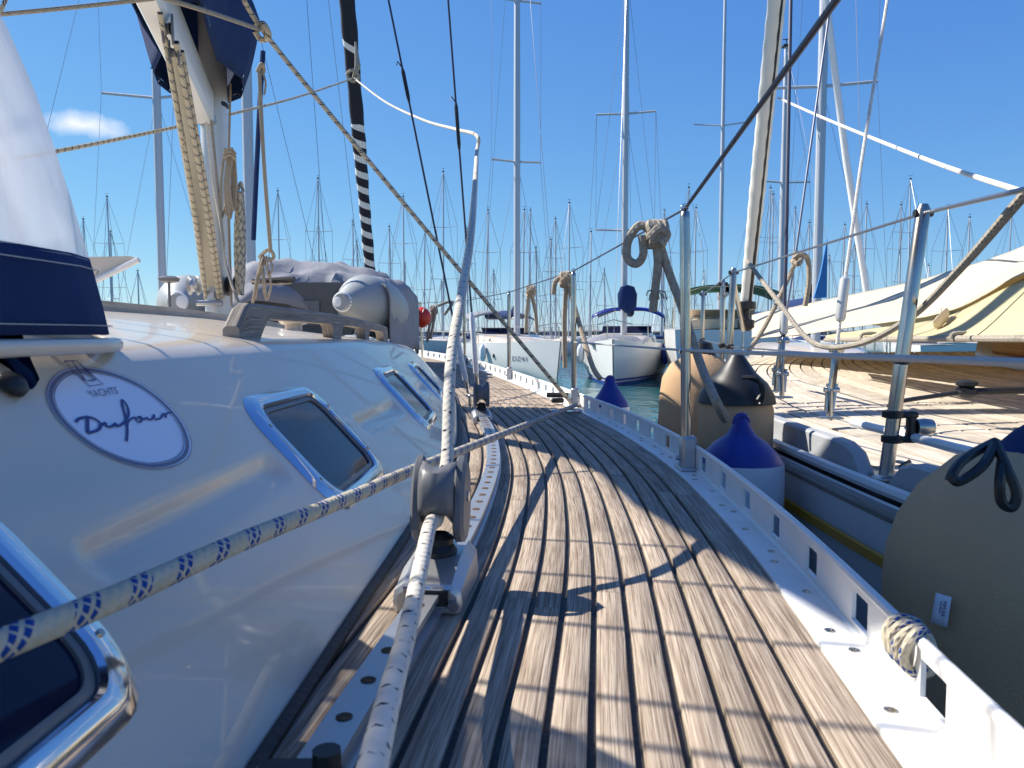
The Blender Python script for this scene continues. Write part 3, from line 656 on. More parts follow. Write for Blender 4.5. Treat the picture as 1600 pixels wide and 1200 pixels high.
for (px, py, Yq, s_) in ((262, 45, 2.62, 1), (272, 82, 2.68, .8)):
    c = at(px, py, Yq); g = MB(); out = [(.026*math.cos(a), .05*math.sin(a)) for a in [2*math.pi*i/14 for i in range(14)]]
    for off in (-.018, .012): g.prism([c+Vector((off*.9, off*.3, 0))+Vector((-.3*x_, .9*x_, z_))*s_ for x_, z_ in out], Vector((.0055, .002, 0)))
    g.lathe(c, [(0, -.01), (.02*s_, -.01), (.016*s_, 0), (.02*s_, .01), (0, .01)], 12, Matrix.Rotation(R(90), 3, 'Y')); g.build('block', GREYP, vang)
g = MB(); c = at(332, 455, 3.8); g.box(c, (.05, .05, .11), bev=.01); g.tube([c+Vector((-.06, -.05, -.06)), c+Vector((.06, -.03, -.06))], .014, 8); g.build('vang_fitting', ALU, vang)
# halyards beside the mast
def rope(name, label, pts, r, m, n=8, sm=8, cat='rope', group=None, extra=None, seg=True):
    g = MB(); P = smooth_path([Vector(p) for p in pts], sm) if seg else [Vector(p) for p in pts]
    g.tube(P, r, n)
    for (pp, rr) in (extra or []): g.tube(smooth_path([Vector(p) for p in pp], 7), rr, n)
    return tag(g.build(name, m), label, cat, group)
rope('halyard', 'tan halyard falling straight beside the mast to the coachroof', [at(360, 130, 3.9), at(357, 320, 3.9), at(362, 478, 3.85)], .006, ROPE_TAN)
rope('halyard', 'dark green flecked halyard crossing the mast down to its foot', [at(330, 188, 3.75), at(352, 400, 3.75), at(375, 478, 3.6)], .007, ROPE_GREY)
rope('halyard', 'thin white halyard lying against the front of the mast', [at(322, 188, 3.78), at(335, 300, 3.8), at(368, 470, 3.7)], .005, ROPE_WHITE)
rope('halyard', 'tan line hanging from its knot down to the dinghy bundle', [at(405, 108, 4.6), at(412, 250, 4.6), at(423, 395, 4.65)], .012, ROPE_TAN, extra=[([at(402, 112, 4.6), at(409, 100, 4.58), at(412, 112, 4.62), at(404, 116, 4.6)], .011), ([at(410, 110, 4.6), at(415, 130, 4.6), at(413, 148, 4.6)], .006)])
rope('halyard', 'dark navy covered line standing left of the tan hanging line', [at(411, 80, 5.2), at(404, 200, 5.2), at(396, 375, 5.2)], .017, NAVY)
g = MB(); rr = random.Random(5)
for k in range(6):
    x = 352+rr.uniform(-2, 12); g.tube(smooth_path([at(x+2, 235+rr.uniform(-6, 6), 3.78), at(x-5, 285, 3.76), at(x-2+rr.uniform(-5, 5), 335+rr.uniform(-8, 8), 3.78), at(x+6, 290, 3.8), at(x+3, 240, 3.8)], 6), .006, 6)
for k in range(3): g.tube(smooth_path([at(350, 236+k*5, 3.74), at(360, 232+k*5, 3.72), at(368, 240+k*5, 3.76)], 5), .006, 6)
tag(g.build('rope_coil', ROPE_TAN), 'coil of yellowish rope hung high on the side of the mast', 'rope coil')
g = MB()
for k in range(7):
    ph = k*.9; P = [at(375+7*math.sin(t_*9+ph)*(0.5+.5*math.sin(t_*3.1)), 300+160*t_, 3.85+.04*math.cos(t_*9+ph)) for t_ in [i/40 for i in range(41)]]
    g.tube(P, .0095, 6)
g.tube(smooth_path([at(372, 298, 3.85), at(376, 285, 3.85), at(380, 300, 3.85)], 6), .008, 6)
tag(g.build('rope_coil', ROPE_CREAM), 'braided bundle of flecked rope hanging at the foot of the mast', 'rope coil')
# ---- furled genoa with spiral stripes
fm = bpy.data.materials.new('striped sail cover'); fm.use_nodes = True; n = fm.node_tree.nodes; l = fm.node_tree.links; b = n['Principled BSDF']; b.inputs['Roughness'].default_value = .75
uvn = n.new('ShaderNodeUVMap'); sp = n.new('ShaderNodeSeparateXYZ'); l.new(uvn.outputs[0], sp.inputs[0])
def MM(nodes, links, op, a, bb):
    x = nodes.new('ShaderNodeMath'); x.operation = op
    for i, q in enumerate((a, bb)):
        if isinstance(q, (int, float)): x.inputs[i].default_value = q
        else: links.new(q, x.inputs[i])
    return x.outputs[0]
ph = MM(n, l, 'FRACT', MM(n, l, 'ADD', MM(n, l, 'DIVIDE', sp.outputs['X'], .168), sp.outputs['Y']), 0)
st1 = MM(n, l, 'MULTIPLY', MM(n, l, 'LESS_THAN', ph, .42), MM(n, l, 'LESS_THAN', sp.outputs['X'], 1.78))
ph2 = MM(n, l, 'FRACT', MM(n, l, 'ADD', MM(n, l, 'DIVIDE', sp.outputs['X'], .9), MM(n, l, 'MULTIPLY', sp.outputs['Y'], .3)), 0)
st2 = MM(n, l, 'MULTIPLY', MM(n, l, 'LESS_THAN', ph2, .07), MM(n, l, 'GREATER_THAN', sp.outputs['X'], 2.3))
stt = MM(n, l, 'MAXIMUM', st1, st2)
mx = n.new('ShaderNodeMix'); mx.data_type = 'RGBA'; mx.inputs['A'].default_value = (.008, .009, .02, 1); mx.inputs['B'].default_value = (.72, .71, .67, 1); l.new(stt, mx.inputs['Factor']); l.new(mx.outputs['Result'], b.inputs['Base Color'])
fb = Vector((-1.66, 9.1, .95)); ft = Vector((-1.58, 4.05, 12)); g = MB(); P = []; rr_ = []
fd = (ft-fb).normalized()
for i in range(160):
    s_ = i*.07; k = s_/11; P.append(fb+fd*s_); rr_.append((.058+.02*min(1, s_/2.5)+.004*math.sin(s_*17)+.003*math.sin(s_*5)))
g.tube(P, rr_, 16)
sail = tag(g.build('furled_sail', fm), 'rolled headsail with black and white spiral stripes rising above the dinghy', 'furled sail')
clew = at(553, 122, 7.85)
g = MB(); g.tube([clew+Vector((.02, 0, .35)), clew+Vector((.05, -.05, .1)), clew], [.01, .03, .02], 8); g.tube(smooth_path([clew+Vector((-.06, -.04, .02)), clew+Vector((0, -.08, .05)), clew+Vector((.06, -.04, 0)), clew+Vector((0, -.06, -.05))], 6, True), .016, 6, close=True); g.build('clew_knot', ROPE_GREY, sail)
# ---- sheets and lines
lead = BLK((0, .034, .085)); exitp = BLK((0, -.03, .06))
pts_s = [clew, at(600, 158, 6.7), at(660, 187, 5.3), at(712, 202, 4.3), at(745, 212, 3.66), at(745, 240, 3.45), at(738, 345, 1.95), at(722, 455, 1.42), at(705, 560, 1.19), lead+Vector((0, .02, .05)), BLK((0, .012, .105)), BLK((0, .002, .075)), BLK((0, -.025, .043)), BLK((0, -.07, .035)), at(640, 970, .68), at(612, 1075, .53), at(585, 1185, .42), at(555, 1330, .34)]
rope('genoa_sheet', 'black flecked white sheet running from the furled sail through the near block', pts_s, .0088, ROPE_DARK, 12, 10)
rope('genoa_sheet', 'flecked sheet leading from the furled sail behind the mast to the far side', [clew, at(470, 150, 6.2), at(370, 176, 4.6), at(268, 200, 3.9), at(90, 236, 3.0), at(-60, 262, 2.6)], .0085, ROPE_CREAM)
ropeB = [at(915, 626, 3.58), at(905, 631, 3.5), at(700, 712, 1.35), at(560, 772, .92), at(380, 845, .64), at(190, 930, .48), at(0, 1008, .385), at(-180, 1080, .32)]
rope('mooring_line', 'blue flecked cream mooring line stretched across the foreground', [ropeB[0], ropeB[1], ropeB[2], ropeB[3], ropeB[4], ropeB[5], ropeB[6], ropeB[7]], .0085, ROPE_BLUE, 16, 12)
rope('preventer_line', 'flecked line running diagonally from the sail cover to the toe rail cleat', [at(372, -20, 2.7), at(414, 52, 2.95), at(560, 232, 3.1), at(740, 448, 3.3), at(892, 629, 3.56)], .009, ROPE_CREAM, extra=[([at(400, 40, 2.93), at(412, 38, 2.9), at(420, 56, 2.92), at(408, 62, 2.98), at(398, 48, 2.96)], .011)])
rope('boom_line', 'grey line tied from the boom across the navy sail cover', [at(252, -4, 2.35), at(330, 20, 2.5), at(405, 46, 2.92)], .008, ROPE_GREY)
rope('backstay_line', 'grey line crossing the sky above the clear spray hood window', [at(-40, 26, 2.2), at(90, 14, 2.3), at(240, -2, 2.45)], .0065, ROPE_GREY)
# ---- spray hood
hood = thing('spray_hood', 'navy canvas spray hood with clouded clear window on the cabin top', 'spray hood', (-1.3, .4, .36))
def hoodpt(h, u):
    # u 0..1 along the starboard side going forward, 1..2 across the front
    k = h/.6; yc = .955-.36*h-.25*h*h; x0 = -.455-.02*k-.22*k**4
    if u <= 1:
        y = -.5+(yc+.5)*u-.0; 
        rnd_ = .05*max(0, (u-.9)/.1)**2
        p = Vector((x0-rnd_, y, 0)); zb = .338
    else:
        v = u-1; p = Vector((x0-.05-(2.1+2*(x0+.05+.505))*v*.98, yc+.04*math.sin(min(1, v*6)*math.pi/2), 0)); zb = .342+.09*math.sin(min(1, v)*math.pi)
    w = .006*noise.noise(Vector((u*9, h*5, 2)))
    return Vector((p.x+w, p.y+w, zb+h*(1-.0*k)))
us = [i/24 for i in range(24)]+[.965, .98, .99, 1.0, 1.01, 1.025, 1.05]+[1.1+.09*i for i in range(11)]
def hoodgrid(hs_, off=0): 
    return [[hoodpt(h, u)+Vector((off, 0, 0)) for u in us] for h in hs_]
g = MB(); g.grid(hoodgrid([0, .018, .036, .055, .072, .085])); o = g.build('canvas_skirt', NAVY, hood)
md = o.modifiers.new('s', 'SOLIDIFY'); md.thickness = .004
g = MB(); g.grid(hoodgrid([.082, .15, .2, .25, .3, .35, .4, .45, .5, .56])); g.build('clear_window', VINYL, hood)
g = MB(); g.grid(hoodgrid([.55, .58, .6])); P = [[hoodpt(.6, u) for u in us], [hoodpt(.6, u).lerp(Vector((-1.5, .1, 1.05)), .5)+Vector((0, 0, .03)) for u in us], [Vector((-1.5, .1, 1.06)) for u in us]]
g.grid(P); o = g.build('canvas_roof', NAVY, hood); o.modifiers.new('s', 'SOLIDIFY').thickness = .004
g = MB()
for h in (.010, .072): g.tube([hoodpt(h, u)+Vector((.004, .003, 0)) for u in us[10:32]], .0006, 5)
g.build('stitching', mat('pale thread', (.5, .5, .48), .9), hood)
g = MB(); g.tube([hoodpt(.0, u)+Vector((.005, .004, -.012)) for u in us[:36]], .0085, 10); g.build('coaming_moulding', GEL, hood)
fp = [(-60, 470), (22, 486), (34, 520), (48, 560), (62, 592), (56, 603), (30, 600), (-60, 592)]
g = MB(); fpts = [at(a, c, .735) for a, c in fp]; g.prism(fpts, -NRM*.005); g.build('flap', NAVY, hood)
g = MB(); q = side_at(12, 608, .004); g.lathe(q, [(.014, 0), (.014, .006), (.008, .011), (0, .012)], 14, NRM.to_track_quat('Z', 'Y').to_matrix()); g.build('fastener', BLACK, hood)
# ---- sail cover over the boom
g = MB(); P = []
for a in (-.33, -.3, -.22, -.1, .05, .25, .5, .8, 1.2, 1.7, 2.4, 3.2, 4.0, 4.4):
    nose_ = min(1, max(.12, (a+.36)/.3)); w = float(np.interp(a, [0, .25, .42, 1.2, 1.6, 2.4, 4.4], [.27, .26, .16, .17, .3, .36, .3]))*nose_; zt = max(.29 if a < 1.3 else .47, .8-1.6*max(0, a)); z0 = .06+.05*max(0, .4-a)  # waist cut low and narrow, aft part widened, to steer its cast shadow
    row = []
    for t_ in [i/24 for i in range(25)]:
        th = (t_-.5)*2; s_ = abs(th)
        if s_ > .5: k = (1-s_)/.5; z = z0+(.34)*k; x = w*(.72+.28*math.sin(k*math.pi/2))
        else: k = s_/.5; z = z0+.34+(zt-z0-.34)*(1-k**1.6); x = w*k**.7
        fold = .012*noise.noise(Vector((a*2.2, th*3, 4)))+.008*math.sin(a*9+th*5)
        row.append(bm(a, math.copysign(x+fold, th), z))
    P.append(row)
g.grid(P); cov = g.build('sail_cover', NAVY); cov.modifiers.new('s', 'SOLIDIFY').thickness = .004
tag(cov, 'navy canvas cover over the mainsail on the boom', 'sail cover')
g = MB(); g.tube([p+Vector((.006, -.006, .03)) for p in [r_[0] for r_ in P[:9]]], .0015, 5); g.tube([p+Vector((.006, -.006, .03)) for p in [r_[24] for r_ in P[:9]]], .0015, 5)
for r_ in P[1:6]:
    for e in (0, 24): g.lathe(r_[e]+Vector((.0, -.006, .016)), [(.009, -.004), (.009, .004), (.004, .004), (.004, -.004)], 10, Matrix.Rotation(R(90), 3, 'X'))
g.build('grommet', CHROME, cov)

# ---- inflatable dinghy on the foredeck
din = thing('inflatable_dinghy', 'grey inflatable dinghy under a crumpled grey cover on the foredeck', 'dinghy', (-1.55, 6, .3))
tp = [(-1.05, 4.72, .53), (-1.03, 4.78, .53), (-.97, 5.02, .53), (-.955, 5.3, .52), (-.99, 5.9, .5), (-1.06, 6.6, .5), (-1.2, 7.2, .55), (-1.55, 7.5, .6), (-1.95, 7.2, .55), (-2.15, 6.6, .5), (-2.2, 5.9, .5), (-2.15, 5.3, .52), (-2.12, 5.02, .53), (-2.07, 4.78, .53), (-2.05, 4.72, .53)]
tr_ = [.05, .065, .185, .205, .21, .21, .2, .2, .2, .21, .21, .205, .185, .065, .05]
TP = smooth_path(tp, 5); TR = []
for i in range(len(TP)):
    k = i/5; j = min(int(k), 13); TR.append(tr_[j]+(tr_[j+1]-tr_[j])*(k-j))
g = MB(); g.tube(TP, TR, 24); g.build('tube', HYP, din)
for e, (p, q) in enumerate(((tp[0], tp[2]), (tp[-1], tp[-3]))):
    d = (Vector(p)-Vector(q)).normalized(); g = MB(); rot = d.to_track_quat('Z', 'Y').to_matrix()
    g.lathe(Vector(p)-d*.012, [(.064, -.014), (.06, .0), (.046, .008), (.024, .012), (0, .013)], 18, rot); g.build('cone_cap', WHITEV, din)
g = MB(); g.box((-1.55, 5.08, .5), (1.02, .03, .34), bev=.008); tb = g.build('transom', DGREY, din)
g = MB(); g.box((-1.36, 5.058, .47), (.2, .012, .16), bev=.004); g.build('motor_pad', GREYP, tb)
g = MB(); P = []
for j in range(46):
    y = 4.98+j*2.6/45; row = []
    for i in range(61):
        u = i/60; th = math.pi*(u*1.16-.08); k = (j/45)
        cx_ = -1.545; hw = .775*(1-.35*max(0, k-.6)/.4); zc = .5
        x = cx_-hw*math.cos(th); prof_ = .36*math.sin(max(0, min(math.pi, th)))**.7 if 0 < th < math.pi else -.2
        if th <= 0: x = cx_-hw; z = zc+.0+th*1.1
        elif th >= math.pi: x = cx_+hw; z = zc-(th-math.pi)*1.1
        else: z = zc+(.30+.08*math.sin(k*3))*math.sin(th)**.55
        nn_ = noise.noise(Vector((x*2.6, y*2.2, 1)))*.06+noise.noise(Vector((x*6+y*3, y*5, 7)))*.028-abs(noise.noise(Vector((x*3-y*4, y*2, 3))))*.09-abs(noise.noise(Vector((x*7+y*6, y*3-x*2, 9))))*.05
        aft = max(0, 1-(y-4.98)/.5)
        z += nn_+aft*(.05*math.sin(x*7)+.0)-.30*aft**3*(1 if x < -1.22 else .1)*min(1, max(0, (x+2.25)*4)); yy = y+aft*.12*math.sin(x*5+1)+(.10 if x > -1.2 and j < 6 else 0)*0
        row.append((x+nn_*.4, yy, z))
    P.append(row)
g.grid(P); o = g.build('cover', GREYC, din, ang=80); o.modifiers.new('s', 'SOLIDIFY').thickness = .006
g = MB()
rl = random.Random(21)
for k in range(6):
    x0, dx, dp = 410+rl.uniform(-4, 8), rl.uniform(-16, 14), rl.uniform(30, 78)
    g.tube(smooth_path([at(x0, 400, 4.72), at(x0+dx*.6, 400+dp*.55, 4.68), at(x0+dx, 400+dp, 4.69), at(x0+dx+7, 400+dp*.6, 4.69), at(x0+4, 402, 4.72)][:3 if k % 3 == 0 else 5], 6), rl.uniform(.005, .009), 6)
g.tube(smooth_path([at(392, 440, 4.72), at(430, 444, 4.68), at(455, 442, 4.72)], 6), .006, 6); g.tube(smooth_path([at(405, 402, 4.74), at(420, 390, 4.7), at(428, 402, 4.72), at(415, 408, 4.7)], 5), .012, 6)
tag(g.build('lashing', ROPE_TAN), 'tan lashing knotted over the edge of the grey dinghy cover', 'rope')
g = MB(); g.tube([at(395, 440, 4.75), at(460, 436, 4.7)], .018, 8); g.build('carry_bar', BLACK, din)
# red buoy
c = at(659, 496, 7.2); buoy = thing('buoy', 'round red buoy hanging beyond the grey dinghy', 'buoy', c)
g = MB(); g.lathe(c, [(0, -.1)]+[(.088*math.cos(a), .095*math.sin(a)) for a in [-1.4+i*.2 for i in range(15)]]+[(0, .1)], 20); g.build('ball', RED, buoy)
g = MB(); g.tube([c+Vector((.09*math.sin(a)*.4, -.09*math.cos(a)*.9, .097*math.sin(a))) for a in [i*.3-1.2 for i in range(9)]], .006, 5); g.build('strap', BLACK, buoy)
def knot(g, c, s, r, ax=(1, 0, 0)):
    c = Vector(c)
    for k in range(4):
        o_ = Vector((.35*s*(k-1.5)*.6, 0, 0)); g.tube([c+o_+Vector((.12*s*math.sin(2*a+k), .55*s*math.cos(a), .6*s*math.sin(a))) for a in [2*math.pi*i/12 for i in range(12)]], r, 7, close=True)
    g.tube(smooth_path([c+Vector((-.5*s, -.6*s, -.3*s)), c+Vector((0, -.75*s, .2*s)), c+Vector((.5*s, -.55*s, -.1*s)), c+Vector((.1*s, -.6*s, -.6*s))], 5), r, 7)
def hung(label, kpt, loop, tails, r, m):
    g = MB(); knot(g, kpt, r*4.2, r); 
    if loop: g.tube(smooth_path(loop, 7), r, 8)
    for t_ in tails: g.tube(smooth_path(t_, 7), r, 8)
    return tag(g.build('fender_rope', m), label, 'rope', 'ropes knotted to the lifeline')
f1 = at(1133, 655, 1.92)
hung('thick grey rope with a big drooping loop knotted to the near lifeline', at(1025, 366, 2.05), [at(1020, 362, 2.05), at(1000, 352, 2.06), at(982, 375, 2.06), at(980, 402, 2.06), at(994, 412, 2.06), at(1005, 398, 2.05), at(1003, 368, 2.05)],
     [[at(1024, 375, 2.05), at(1028, 410, 2.05), at(1024, 450, 2.06), at(1020, 487, 2.06)], [at(1030, 378, 2.05), at(1045, 425, 2.05), at(1066, 482, 2.02), at(1095, 570, 1.95), at(1118, 625, 1.82), f1]], .0115, ROPE_GREY)
g = MB()
for k in range(9): g.tube([at(1024, 452, 2.06), at(1012+k*3.4, 455+6*abs(math.sin(k*2)), 2.05), at(1010+k*4, 462+8*abs(math.sin(k*1.7)), 2.05)], .002, 4)
tag(g.build('rope_fray', ROPE_TAN), 'frayed strands sticking out of the drooping grey rope tail', 'rope')
f0 = at(938, 592, 3.3)
hung('tan rope knotted on the lifeline left of the second stanchion', at(884, 437, 3.6), [at(880, 432, 3.6), at(868, 440, 3.6), at(865, 460, 3.6)], [[at(885, 445, 3.6), at(882, 500, 3.6), at(883, 575, 3.6)], [at(888, 445, 3.6), at(905, 505, 3.5), at(925, 570, 3.35), f0]], .0115, ROPE_TAN)
hung('tan rope knotted on the lifeline beside the third stanchion', at(829, 455, 5.0), None, [[at(826, 460, 5), at(823, 490, 5), at(822, 520, 5)], [at(831, 460, 5), at(837, 490, 5), at(839, 520, 5)]], .012, ROPE_TAN)
hung('grey rope bundle knotted on the lifeline beside the red buoy', at(678, 484, 7.4), [at(684, 478, 7.4), at(700, 472, 7.4), at(707, 474, 7.4), at(694, 492, 7.4)], [[at(676, 490, 7.4), at(670, 515, 7.4), at(668, 535, 7.4)], [at(680, 490, 7.4), at(676, 512, 7.4), at(673, 530, 7.4)]], .014, ROPE_GREY)
# small toe rail rope turns
g = MB(); yk = .70; 
for k in range(4):
    y = yk-.012+k*.011; c = dk(y, -.051, .049); g.tube([c+Vector((.0135*math.cos(a)*(1+.08*k), .004*math.sin(a*2+k), .020*math.sin(a))) for a in [2*math.pi*i/14 for i in range(14)]], .0048, 8, close=True)
tag(g.build('rope_lashing', ROPE_BLUE), 'blue flecked rope turns lashed round the perforated toe rail', 'rope')

# ------------------------------------------------------------------ fenders
def fender(label, c, r, h, capm, bodym, caph=.14):
    c = Vector(c); t = thing('fender', label, 'fender', c-Vector((0, 0, h)), 'fenders between the two yachts')
    g = MB(); prof = [(.012, .012), (.02, 0), (.026, -.012), (.036, -.03), (r*.6, -caph*.5), (r*.86, -caph*.78), (r*.98, -caph)]; g.lathe(c, prof, 24); g.build('cap', capm, t)
    g = MB(); g.lathe(c, [(r*.98, -caph), (r, -caph-.03), (r, -h+.1), (r*.8, -h+.04), (r*.3, -h), (0, -h)], 24); g.build('body', bodym, t)
    g = MB(); g.tube([c+Vector((.016*math.cos(a), 0, .0+.018*math.sin(a))) for a in [2*math.pi*i/12 for i in range(12)]], .008, 6, close=True); g.build('eye', capm, t)
fender('blue capped white fender hanging beside the near stanchion', f1+Vector((.05, .03, -.012)), .108, .62, BLUEV, WHITEV, .1)
fender('small blue topped fender hanging by the second stanchion over the water', f0+Vector((.045, .02, -.01)), .085, .6, BLUEV, WHITEV, .11)
def cloth_fender(label, base, top, r, capm=None, cord=None, big=False, bend=0):
    base = Vector(base); top = Vector(top); t = thing('cloth_fender', label, 'fender', base, 'beige cloth covered fenders')
    n_ = 26; pts = []; rr = []
    for i in range(n_+1):
        k = i/n_; q = base.lerp(top, k)+Vector((bend*math.sin(k*math.pi), 0, 0)); pts.append(q)
        e = (1-k)*(top-base).length; rr.append(r*min(1, (max(0, 1-max(0, 1-e/(r*1.0))**2.2))**.5) if e < r else r)
    rr[-1] = max(rr[-1], .03); rr[0] = r*.6
    g = MB(); b0 = len(g.v); g.tube(pts, rr, 40)
    for i in range(len(g.v)):
        v = g.v[i]; d = (v-top).length
        if d < r*1.1: a = math.atan2(v.y-top.y, v.x-top.x); g.v[i] = v+(v-top).normalized()*.004*math.sin(a*22)*(1-d/(r*1.1))
    body = g.build('cloth_body', BEIGE, t)
    g = MB(); ax = Vector((-.6, -.8, 0)); P = [pts[i]+ax*rr[i]*1.004 for i in range(2, n_-1)]; g.tube(P, .0016, 5); g.build('seam', BEIGE, t)
    if capm and big:
        g = MB(); g.lathe(top, [(r*1.045, -r*.72), (r*1.0, -r*.5), (r*.82, -r*.18), (r*.5, .012), (.03, .045), (.018, .062), (0, .064)], 24); g.build('gathered_top', capm, t)
    elif capm:
        d = (top-base).normalized(); g = MB(); g.lathe(top+Vector((0, 0, -.02)), [(r*.62, -r*.28), (r*.5, -.03), (r*.3, .02), (.03, .05), (0, .06)], 20); g.build('cap', capm, t)
    if cord:
        g = MB()
        for P in cord: g.tube(smooth_path([Vector(p) for p in P], 7), .0058, 7)
        g.build('drawstring', BLACK, t)
    return t
cloth_fender('beige covered fender bulging behind the near stanchion', (.575, 2.62, -1), (.66, 2.66, .275), .135, BLACK, bend=.0)
cc2 = Vector((.645, 2.2, .215))
cloth_fender('beige covered fender with gathered black top and drawstring', (.63, 2.2, -1), cc2, .105, BLACK, [[at(1160, 590, 2.1), at(1183, 592, 2.08), at(1190, 612, 2.08), at(1184, 625, 2.08)], [at(1165, 588, 2.1), at(1190, 600, 2.08), at(1193, 622, 2.08), at(1188, 632, 2.08)]], big=True)
NF = cloth_fender('large beige covered fender closest to the camera with white tag and black cord', (.772, 1.06, -1), (.78, 1.06, .20), .232, NAVY,
    [[at(1555, 690, .92), at(1510, 715, .88), at(1488, 742, .86), at(1500, 752, .86), at(1535, 728, .87), at(1555, 692, .9)], [at(1555, 690, .9), at(1572, 730, .87), at(1588, 770, .86), at(1580, 793, .86), at(1564, 782, .86), at(1562, 750, .86), at(1566, 720, .88)], [at(1488, 742, .86), at(1484, 752, .86)]])
# printed tag on the near fender
ctr = Vector((.772, 1.06, 0)); tgt = at(1468, 952, 1); 
def onf(px, py, off=.002):
    o_ = Vector((0, 0, CAMZ)); d = (at(px, py, 1)-o_); a = d.x**2+d.y**2; bq = 2*(d.x*(o_.x-ctr.x)+d.y*(o_.y-ctr.y)); cq = (o_.x-ctr.x)**2+(o_.y-ctr.y)**2-(.232+off)**2
    t_ = (-bq-math.sqrt(max(0, bq*bq-4*a*cq)))/(2*a); return o_+d*t_
qd = [(1463, 926), (1487, 933), (1480, 980), (1455, 972)]
def tagq(u, v, off): 
    x = (qd[3][0]*(1-u)+qd[2][0]*u)*(1-v)+(qd[0][0]*(1-u)+qd[1][0]*u)*v; y = (qd[3][1]*(1-u)+qd[2][1]*u)*(1-v)+(qd[0][1]*(1-u)+qd[1][1]*u)*v; return onf(x, y, off)
g = MB(); g.grid([[tagq(u/4, v/3, .003) for u in range(5)] for v in range(4)]); lab = g.build('tag', mat('white woven tag', (.72, .74, .82), .7), NF); lab.modifiers.new('s', 'SOLIDIFY').thickness = .001
text_mesh('PIM.AR', lambda u, v: tagq(.50+.24*v, .80-.52*u, .0048), 'tag_lettering', INK, lab, 0)
g = MB(); g.grid([[tagq(.37+.06*v, .78-.4*u/6, .0046) for u in range(7)] for v in range(2)]); g.build('tag_small_print', INKG, lab)

# ------------------------------------------------------------------ neighbouring yacht
nb = thing('neighbouring_yacht', 'white classic yacht alongside with pale teak deck, yellow stripe and cream awning', 'sailboat', (2.4, 4, -1))
NE = spl([-1, 0, 1, 1.5, 2.3, 3, 4, 5, 6, 7, 8.5], [.93, .86, .79, .765, .765, .80, .93, 1.15, 1.48, 1.9, 2.6])
def nd(y, off, z=0):
    e = .01; t = Vector((NE(y+e)-NE(y-e), 2*e)).normalized(); q = Vector((NE(y), y))+Vector((t.y, -t.x))*off
    return Vector((q.x, q.y, .012*max(0, y-3)+z+.12*(1-math.exp(-max(0, off)/1.1))))
NY = [-1+.15*i for i in range(62)]
g = MB(); g.grid([[nd(y, .0, -.005), nd(y, -.02, -.03), nd(y, -.01, -.3), nd(y, .05, -.7), nd(y, .2, -1.2)] for y in NY]); g.build('hull', HULLW, nb)
g = MB(); g.grid([[nd(y, -.0215, -.104), nd(y, -.0265, -.108), nd(y, -.0265, -.128), nd(y, -.0205, -.132)] for y in NY]); g.build('hull_stripe', YELLOW, nb)
g = MB(); g.tube([nd(y, -.012, -.022) for y in NY], .016, 8); g.build('rubbing_strake', GREYWOOD, nb)
g = MB(); g.tube([nd(y, .015, .012) for y in NY], .014, 8); g.build('edge_moulding', HULLW, nb)
g = MB(); g.grid([[nd(y, o_, -.007) for o_ in (0, .1, .3, .6, 1, 1.5, 2, 2.6, 3.2)] for y in NY]); nbd = g.build('teak_deck', RUBBER, nb)
o0 = .05; k = 0
while o0 < 3.1:
    w = .075; nseg = 40; P = []
    for i in range(nseg+1):
        y = .6+i*7.6/nseg; P.append([nd(y, o0+.0055, -.006), nd(y, o0+.0055, .0), nd(y, o0+w-.0055, .0), nd(y, o0+w-.0055, -.006)])
    g = MB(); g.grid(P, lambda i, j: (i*7.6/nseg, j*.02)); g.build('plank', TEAK2, nbd); o0 += w; k += 1
def bulwark(y0, y1):
    g = MB(); P = []; ns = 24
    for i in range(ns+1):
        k = i/ns; y = y0+(y1-y0)*k; e = min(1, min(k, 1-k)*ns/2.5); h = .075*(math.sqrt(max(.02, 1-(1-e)**2)))
        P.append([nd(y, .035, 0), nd(y, .035, h-.006), nd(y, .041, h), nd(y, .062, h), nd(y, .068, h-.006), nd(y, .068, 0)])
    g.grid(P, lambda i, j: (i*(y1-y0)/ns, j*.02)); g.poly(P[0]); g.poly(P[-1]); g.build('bulwark', GREYNB, nb, ang=35)
GREYNB = mat('grey painted bulwark', (.36, .37, .38), .6, var=.4, vs=14, col2=(.27, .27, .27), bump=.15, bs=60)
bulwark(1.73, 2.9); bulwark(.4, 1.62); bulwark(3.02, 5.2)
